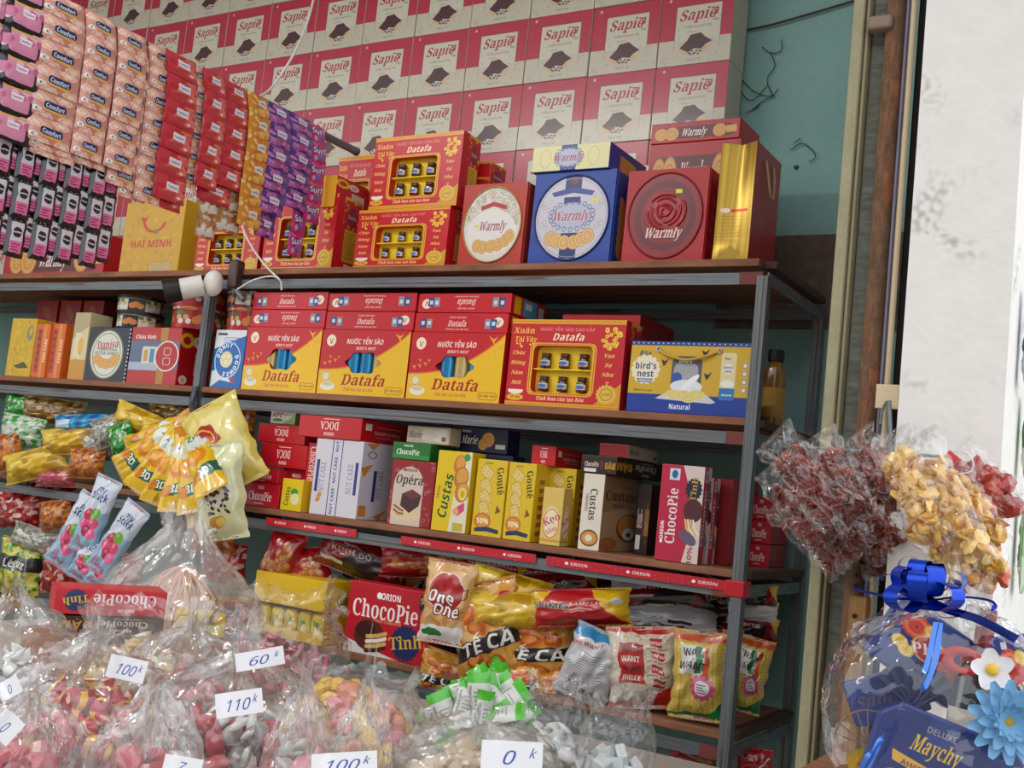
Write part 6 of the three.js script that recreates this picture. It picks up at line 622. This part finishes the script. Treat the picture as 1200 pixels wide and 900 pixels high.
[[905, 512, 985, 605], [955, 512, 1012, 612], [1000, 512, 1060, 600], [905, 545, 975, 640], [940, 560, 1010, 655], [985, 560, 1052, 650], [915, 585, 995, 665], [965, 595, 1045, 668], [1020, 570, 1078, 655], [1005, 610, 1065, 672]].forEach(([u0, v0, u1, v1], i) => clearBag('clear bag of red shredded snack hanging by the door frame', RG, shred, u0, v0, u1, v1, 58, 0.62 - 0.028 * i + (i < 3 ? 0.06 : 0), 0.035, i * 1.7 + 2, 0.008));
[[1043, 508, 1096, 642, 52], [1072, 512, 1145, 668, 60], [1108, 548, 1166, 640, 50], [1092, 596, 1128, 690, 56], [1130, 605, 1172, 690, 54]].forEach(([u0, v0, u1, v1, w], i) => clearBag(i < 3 ? 'clear bag of yellow crisps hanging before the white wall' : 'clear bag of yellow and red mixed crisps hanging lowest', i < 3 ? YG : 'clear bags of mixed crisps', i < 3 ? chipsM : mixM, u0, v0, u1, v1, w, [0.74, 0.71, 0.66, 0.62, 0.59][i], 0.04, i * 2.3 + 40, 0.014));
clearBag('clear bag of red jelly fruit with a thin string', null, jelM, 1118, 528, 1185, 606, 56, 0.58, 0.035, 71, 0.018);
{ const P = (u, v) => onZ(u, v, 0.66); solid('bag_string', tubeOf([P(1110, 538), P(1128, 528), P(1140, 540), P(1138, 552), P(1118, 556)], 0.0012, 24, 5), M.whiteP, 'thin white string looped on the jelly fruit bag', 'string'); const l = onZ(1117, 536, 0.665), t = solid('red_tag', rb(0.024, 0.012, 0.001, 0.0004), M.red, 'small red tag on the string of the jelly fruit bag', 'tag'); t.position.copy(l); t.rotation.set(0, 0.4, -0.6);
  solid('hook_rail', mergeGeometries([cyl(0.003, 0.26, 10).rotateZ(Math.PI / 2).translate(onZ(1030, 530, 0.53).x, onZ(1030, 530, 0.53).y, 0.53), tubeOf([onZ(1042, 470, 0.5), onZ(1043, 500, 0.52), onZ(1043, 530, 0.53)], 0.004, 12, 6)]), M.steel, 'thin wire rail that the snack bags hang from', 'rail'); }

// ---------- wrapped gift hamper ----------
const GZ = 0.82;
{ const p = onZ(1110, 905, GZ); const st = thing('hamper_stand', 'small stand under the gift hamper', 'stand', null, [p.x, 0, GZ]); const hy = onZ(1100, 925, GZ).y; part(st, 'top', rb(0.4, 0.02, 0.3, 0.004, 0, hy - 0.01, 0), M.wood); for (const x of [-0.17, 0.17]) for (const z of [-0.12, 0.12]) part(st, 'leg', rb(0.03, hy - 0.02, 0.03, 0.003, x, (hy - 0.02) / 2, z), M.woodDark);
  const at = (u, v, dz = 0) => onZ(u, v, GZ + dz), k = scaleAt(p);
  const flowers = T(256, 256, (g, w, h) => { fill(g, '#16307e', 0, 0, w, h); const fl = (x, y, r, c, c2) => { for (let q = 0; q < 3; q++) for (let i = 0; i < 14; i++) disc(g, q % 2 ? c2 : c, x + r * (1 - .3 * q) * Math.cos(i * .449 + q), y + r * (1 - .3 * q) * Math.sin(i * .449 + q), r * .3); }; fl(w * .3, h * .3, 34, '#d8442a', '#e87a4a'); fl(w * .76, h * .62, 42, '#cc3a2a', '#e0704a'); for (const [x, y] of [[.24, .6], [.34, .66], [.46, .24]]) fl(w * x, h * y, 18, '#e8b83a', '#f0d060'); disc(g, '#e0b050', w * .52, h * .48, 46); disc(g, '#b01c24', w * .52, h * .48, 40); txt(g, 'Phú', w * .52, h * .48, 48, '#f4e4dc', { rot: -.5, font: 'serif' }); fill(g, '#e4d8d8', w * .2, h * .06, 24, 20); });
  const slab = (label, name, u, v, wp, hp, dz, rot, d, m) => { const o = thing(name, label, 'gift box', null, [0, 0, 0]); o.position.copy(at(u, v, dz)); o.rotation.set(-0.12, 0.32, rot * D2R, 'YXZ'); const b = part(o, 'body', rb(wp * k, hp * k, d, 0.004), m); return o; };
  const bl = flat('#1a3480', 0.35), fm = pm(flowers, 0.3);
  slab('blue gift box with printed red flowers tilted in the hamper', 'flower_gift_box', 1082, 762, 116, 84, -0.02, -30, 0.05, [bl, bl, bl, bl, fm, bl]); slab('blue gift box with printed flowers at the hamper end', 'flower_gift_box', 1200, 800, 70, 110, -0.03, 14, 0.05, [bl, bl, bl, bl, fm, bl]);
  slab('plain blue gift box with faint gold script in the hamper', 'blue_gift_box', 1038, 815, 92, 56, -0.05, 22, 0.05, [bl, bl, bl, bl, pm(T(200, 130, (g, w, h) => { fill(g, '#1a3c90', 0, 0, w, h); txt(g, 'Sunrise', w / 2, h / 2, 44, '#6a5a6a', { skew: .3, font: 'serif' }); }), 0.3), bl]);
  { // lidded tin with cut corners
    const o = thing('cookie_tin', 'dark blue cookie tin with gold lettering and cut corners', 'tin'); const w = 156 * k, h = 96 * k, c = 0.022, s = new THREE.Shape([[-w / 2 + c, -h / 2], [w / 2 - c, -h / 2], [w / 2, -h / 2 + c], [w / 2, h / 2 - c], [w / 2 - c, h / 2], [-w / 2 + c, h / 2], [-w / 2, h / 2 - c], [-w / 2, -h / 2 + c]].map((q) => new THREE.Vector2(...q))); const sg = (d, b) => { const g = new THREE.ExtrudeGeometry(s, { depth: d, bevelSize: b, bevelThickness: b, bevelSegments: 2 }), uv = g.attributes.uv; for (let i = 0; i < uv.count; i++) uv.setXY(i, uv.getX(i) / w + .5, uv.getY(i) / h + .5); return g; };
    const tm = pm(T(400, 250, (g, w, h) => { fill(g, '#15296e', 0, 0, w, h); fill(g, '#2a3f86', w * .32, 0, w * .2, h * .3); txt(g, 'DELUXE', w * .42, h * .15, 24, '#c0b490', { bold: false }); txt(g, 'Maychy', w * .42, h * .34, 66, '#e2b83a', { font: 'serif', skew: .15, w: w * .34 }); poly(g, '#d9a83a', [[w * .14, h * .5], [w * .4, h * .56], [w * .74, h * .52], [w * .72, h * .64], [w * .4, h * .67], [w * .16, h * .62]]); txt(g, 'Assorted Cookies', w * .44, h * .6, 22, '#3a2a5a', { w: w * .44 }); cookie(g, w * .2, h * .84, 34); cookie(g, w * .34, h * .88, 30); for (const [x, y, c] of [[.78, .5, '#c4302a'], [.86, .48, '#d8702a'], [.9, .6, '#b8281f'], [.72, .66, '#e0a83a'], [.82, .72, '#d8c4b8'], [.9, .76, '#c4302a']]) disc(g, c, w * x, h * y, 22, 18); fill(g, '#3ac83a', w * .76, h * .58, 36, 22); }), 0.3);
    part(o, 'body', sg(0.04, 0.002).translate(0, 0, -0.042), bl); part(o, 'lid', sg(0.012, 0.004).scale(1.01, 1.01, 1), [tm, bl], 'printed lid'); o.position.copy(at(1104, 900, 0.08)); o.rotation.set(-0.1, 0.3, -15 * D2R, 'YXZ'); }
  { // wine bottle
    const o = thing('wine_bottle', 'dark wine bottle with a burgundy capsule in the hamper', 'bottle', null, [0, 0, 0]); o.position.copy(at(1128, 890, 0.02)); o.rotation.set(-0.1, 0.3, -0.12, 'YXZ'); const H = 175 * k; part(o, 'body', lathe([[0, 0], [0.03, 0], [0.031, 0.01], [0.031, H * .56], [0.024, H * .66], [0.012, H * .74], [0.011, H * .8]], 24), phy('#15130f', 0.08, { clearcoat: 1 })); part(o, 'capsule', lathe([[0.0125, H * .74], [0.0135, H * .8], [0.0135, H * .97], [0.012, H], [0, H]], 20), std('#7a1622', 0.3, { metalness: 0.4 })); part(o, 'label', new THREE.CylinderGeometry(0.0315, 0.0315, H * .24, 24, 1, true).translate(0, H * .2, 0), std('#c8bca8', 0.6)); const rm = std('#b8161e', 0.4); for (const s of [-1, 1]) part(o, 'ribbon_loop', new THREE.TorusGeometry(0.018, 0.008, 8, 20).scale(1.3, 0.8, 0.6).translate(s * 0.026, H * .62, 0.026), rm); part(o, 'ribbon_band', cyl(0.0265, 0.02, 20).translate(0, H * .62, 0), rm); }
  const petal = (L, W, cup) => { const g = new THREE.PlaneGeometry(W, L, 6, 8), P = g.attributes.position; for (let i = 0; i < P.count; i++) { const x = P.getX(i) / W * 2, y = P.getY(i) / L + .5; P.setX(i, P.getX(i) * Math.sin(Math.PI * Math.min(1, .12 + .8 * y)) ** 0.7); P.setZ(i, cup * (y * y + 0.5 * x * x * y)); P.setY(i, y * L); } g.computeVertexNormals(); return g; };
  const bloom = (name, label, u, v, dz, layers, pm_, cm_, cr, gp) => { const o = thing(name, label, 'flower'); o.position.copy(at(u, v, dz)); o.rotation.set(-0.15, 0.35, 0, 'YXZ'); layers.forEach(([n, L, W, cup, tilt, off], q) => { const g = petal(L, W, cup); for (let i = 0; i < n; i++) { const m = part(o, 'petal', g, pm_); m.rotation.set(0, 0, i / n * 6.283 + off); m.rotateX(tilt); m.position.z = 0.003 * q; } }); part(o, 'flower_centre', new THREE.SphereGeometry(cr, 14, 10).scale(1, 1, 0.6).translate(0, 0, 0.006), cm_); return o; };
  const ds = { side: THREE.DoubleSide }; bloom('plumeria_flower', 'white artificial flower with a yellow heart on the wine bottle', 1162, 785, 0.11, [[5, 0.03, 0.024, 0.004, 0.15, 0.2]], std('#e4e0e4', 0.6, ds), std('#e2b82a', 0.6), 0.008);
  bloom('daisy_flower', 'large pale blue artificial daisy in the hamper', 1181, 846, 0.12, [[14, 0.056, 0.02, 0.006, 0.1, 0], [13, 0.046, 0.018, 0.008, 0.25, 0.2], [11, 0.034, 0.016, 0.01, 0.5, 0.1]], std('#7fb2d8', 0.65, ds), std('#c4a030', 0.8), 0.009);
  bloom('primrose_flower', 'small yellow artificial flower at the hamper foot', 1006, 893, 0.06, [[5, 0.02, 0.018, 0.003, 0.1, 0]], std('#e0b81a', 0.6, ds), std('#c47a1a', 0.7), 0.005);
  for (const [u, v, r0, lab, c] of [[1070, 800, 0.062, 'navy pleated paper fan in the hamper', '#15255a'], [1018, 845, 0.05, 'open wire fan ornament with copper ribs in the hamper', '#8a6a5a']]) { const o = thing('paper_fan', lab, 'fan'); o.position.copy(at(u, v + 28, 0.03)); o.rotation.set(-0.1, 0.3, u < 1030 ? 0.5 : 0, 'YXZ'); const m = std(c, 0.5, ds); for (let i = 0; i < 14; i++) { const a = (i / 13 - .5) * 2.1; if (u > 1030) { const g = new THREE.PlaneGeometry(r0 * 0.17, r0 * 1.0).translate(0, r0 * 0.55, 0); const q = part(o, 'pleat', g, m); q.rotation.set(0, i % 2 ? 0.5 : -0.5, -a, 'ZYX'); } else if (i % 2) { const q = part(o, 'rib', cyl(0.0012, r0 * 1.05, 6).translate(0, r0 * .55, 0), m); q.rotation.z = -a; } } if (u < 1030) part(o, 'edge', new THREE.TorusGeometry(r0, 0.0014, 6, 24, 2.1).rotateZ(0.52), m); }
  { // shiny blue bow with tails
    const o = thing('ribbon_bow', 'shiny dark blue ribbon bow on top of the hamper', 'bow'); o.position.copy(at(1082, 700, 0.12)); o.rotation.y = 0.3; const bm = std('#1440c0', 0.2, { metalness: 0.55, side: THREE.DoubleSide }), lm = std('#4f7ed0', 0.2, { metalness: 0.5, side: THREE.DoubleSide });
    const ribbon = (pts, w, dir, n = 30) => { const cv = new THREE.CatmullRomCurve3(pts), pos = [], idx = []; for (let i = 0; i <= n; i++) { const p = cv.getPoint(i / n), t = cv.getTangent(i / n), ww = w, sd = (dir || (Math.abs(t.y) > 0.9 ? V(0.9, 0, 0.4) : V(0.1, 0.5, 0.86))).clone(); pos.push(...p.clone().addScaledVector(sd.normalize(), ww / 2).toArray(), ...p.clone().addScaledVector(sd, -ww / 2).toArray()); if (i < n) { const q = i * 2; idx.push(q, q + 1, q + 2, q + 1, q + 3, q + 2); } } const g = new THREE.BufferGeometry(); g.setAttribute('position', new THREE.Float32BufferAttribute(pos, 3)); g.setIndex(idx); g.computeVertexNormals(); return g; };
    const r = rng(8); for (let i = 0; i < 15; i++) { const a = i * 2.4, e = -0.15 + 1.4 * (i / 14), L = 0.05 + 0.016 * r(), d = V(Math.cos(a) * Math.cos(e) * 1.05, Math.sin(e), Math.sin(a) * Math.cos(e) * .8 + .1), up = V(-d.x * d.y, 1 - d.y * d.y, -d.z * d.y).normalize(), s = up.clone().multiplyScalar(0.02), wd = d.clone().cross(up).normalize(); part(o, 'bow_loop', ribbon([V(0, 0, 0), d.clone().multiplyScalar(L * .5).add(s), d.clone().multiplyScalar(L).addScaledVector(s, .4), d.clone().multiplyScalar(L).addScaledVector(s, -.4), d.clone().multiplyScalar(L * .5).sub(s), V(0, 0.002, 0)], 0.026, wd), bm); }
    part(o, 'bow_tail', ribbon([V(0, 0, 0), V(0.03, -0.012, 0.01), V(0.07, -0.02, 0.01), V(0.125, -0.042, 0.0)], 0.024), bm); part(o, 'bow_tail', ribbon([V(0, 0, 0), V(-0.03, -0.005, 0.01), V(-0.095, 0, 0.0)], 0.008), bm); part(o, 'bow_tail', ribbon([V(0, -0.005, 0.01), V(0.05, 0.008, 0.02), V(0.09, 0.004, 0.02), V(0.08, -0.016, 0.02), V(0.03, -0.014, 0.02)], 0.007), bm);
    part(o, 'curling_ribbon', ribbon([V(0.02, -0.03, 0.03), V(0.014, -0.08, 0.05), V(-0.005, -0.13, 0.06), V(-0.04, -0.17, 0.07), V(-0.07, -0.24, 0.08)], 0.009), lm); part(o, 'curling_ribbon', ribbon([V(0.015, -0.03, 0.03), V(0.0, -0.1, 0.055), V(-0.03, -0.15, 0.07), V(-0.06, -0.2, 0.08), V(-0.085, -0.26, 0.08)], 0.007), lm); }
  { const c = at(1105, 925, 0.02), o = thing('cellophane_wrap', 'clear cellophane gathered round the gift hamper under the bow', 'wrap', null, [c.x, c.y, c.z]); o.rotation.y = 0.3; const H = c.distanceTo(at(1105, 700, 0.02)); part(o, 'film', openBag(0.165, 0.12, H, 9.1, { prof: [[0.9, 0], [1, 0.1], [1, 0.3], [0.95, 0.5], [0.8, 0.7], [0.45, 0.88], [0.1, 0.98], [0.26, 1.1]] }), M.filmClear); }
}
// goods pinned on the side of the end wall
{ const x = onZ(1061, 330, 0.5).x + 0.19; const pk = (label, u, v, wp, hp, m) => { const c = onX(u, v, x), k = scaleAt(c), t = thing('wall_packet', label, 'packet', null, [x + 0.012, c.y, c.z]); const g = pillow(wp * k * 2, hp * k, 0.02, { seed: u + v, wr: 0.003 }).rotateY(Math.PI / 2); part(t, 'pouch', g, m); part(t, 'seal', crimp(wp * k * 2, 0.01).rotateY(Math.PI / 2).translate(0, hp * k / 2, 0), m); };
  const wp = (a, b, c, s) => foil(T(100, 200, (g, w, h) => { fill(g, a, 0, 0, w, h); poly(g, b, [[0, h * .3], [w, h * .2], [w, h * .7], [0, h * .6]]); disc(g, c, w * .5, h * .8, 30, 24); txt(g, s, w * .5, h * .45, 40, '#e8f0e8', { rot: -1.57 }); }));
  pk('green and white packet pinned on the end wall side', 1196, 515, 16, 90, wp('#c8d4c4', '#2f8a3a', '#a8d48a', 'Ngon')); pk('blue packet pinned above the green one on the end wall side', 1197, 400, 14, 110, wp('#b8c8dc', '#2f62a8', '#88a8d8', 'Xanh')); pk('pale green packet pinned low on the end wall side', 1192, 640, 18, 110, wp('#b8c8a8', '#8ab078', '#d0dcc0', 'Trà')); }

// wire and cobweb on the bare wall
solid('wall_wire', tubeOf([onZ(860, 38, -0.53), onZ(900, 30, -0.528), onZ(950, 16, -0.528), onZ(1004, 0, -0.53)], 0.0035, 20, 6), std('#4a3434', 0.8), 'dark wire running up the teal wall', 'wire');
{ const w = thing('cobweb', 'dusty dark cobweb threads on the teal wall', 'cobweb'), m = std('#2c3232', 0.9), P = (u, v) => onZ(u, v, -0.532); for (const l of [[[868, 92], [885, 108], [905, 112], [912, 104]], [[880, 130], [895, 118], [908, 112]], [[893, 55], [903, 62], [915, 60], [916, 46]], [[866, 105], [880, 118], [900, 100]], [[903, 62], [908, 78], [899, 92], [905, 112]], [[874, 132], [884, 128], [892, 120]], [[926, 176], [940, 168], [956, 184], [948, 190]], [[930, 168], [938, 162]]]) part(w, 'thread', tubeOf(l.map(([u, v]) => P(u, v)), 0.0014, 14, 5), m); }

renderer.render(scene, camera);
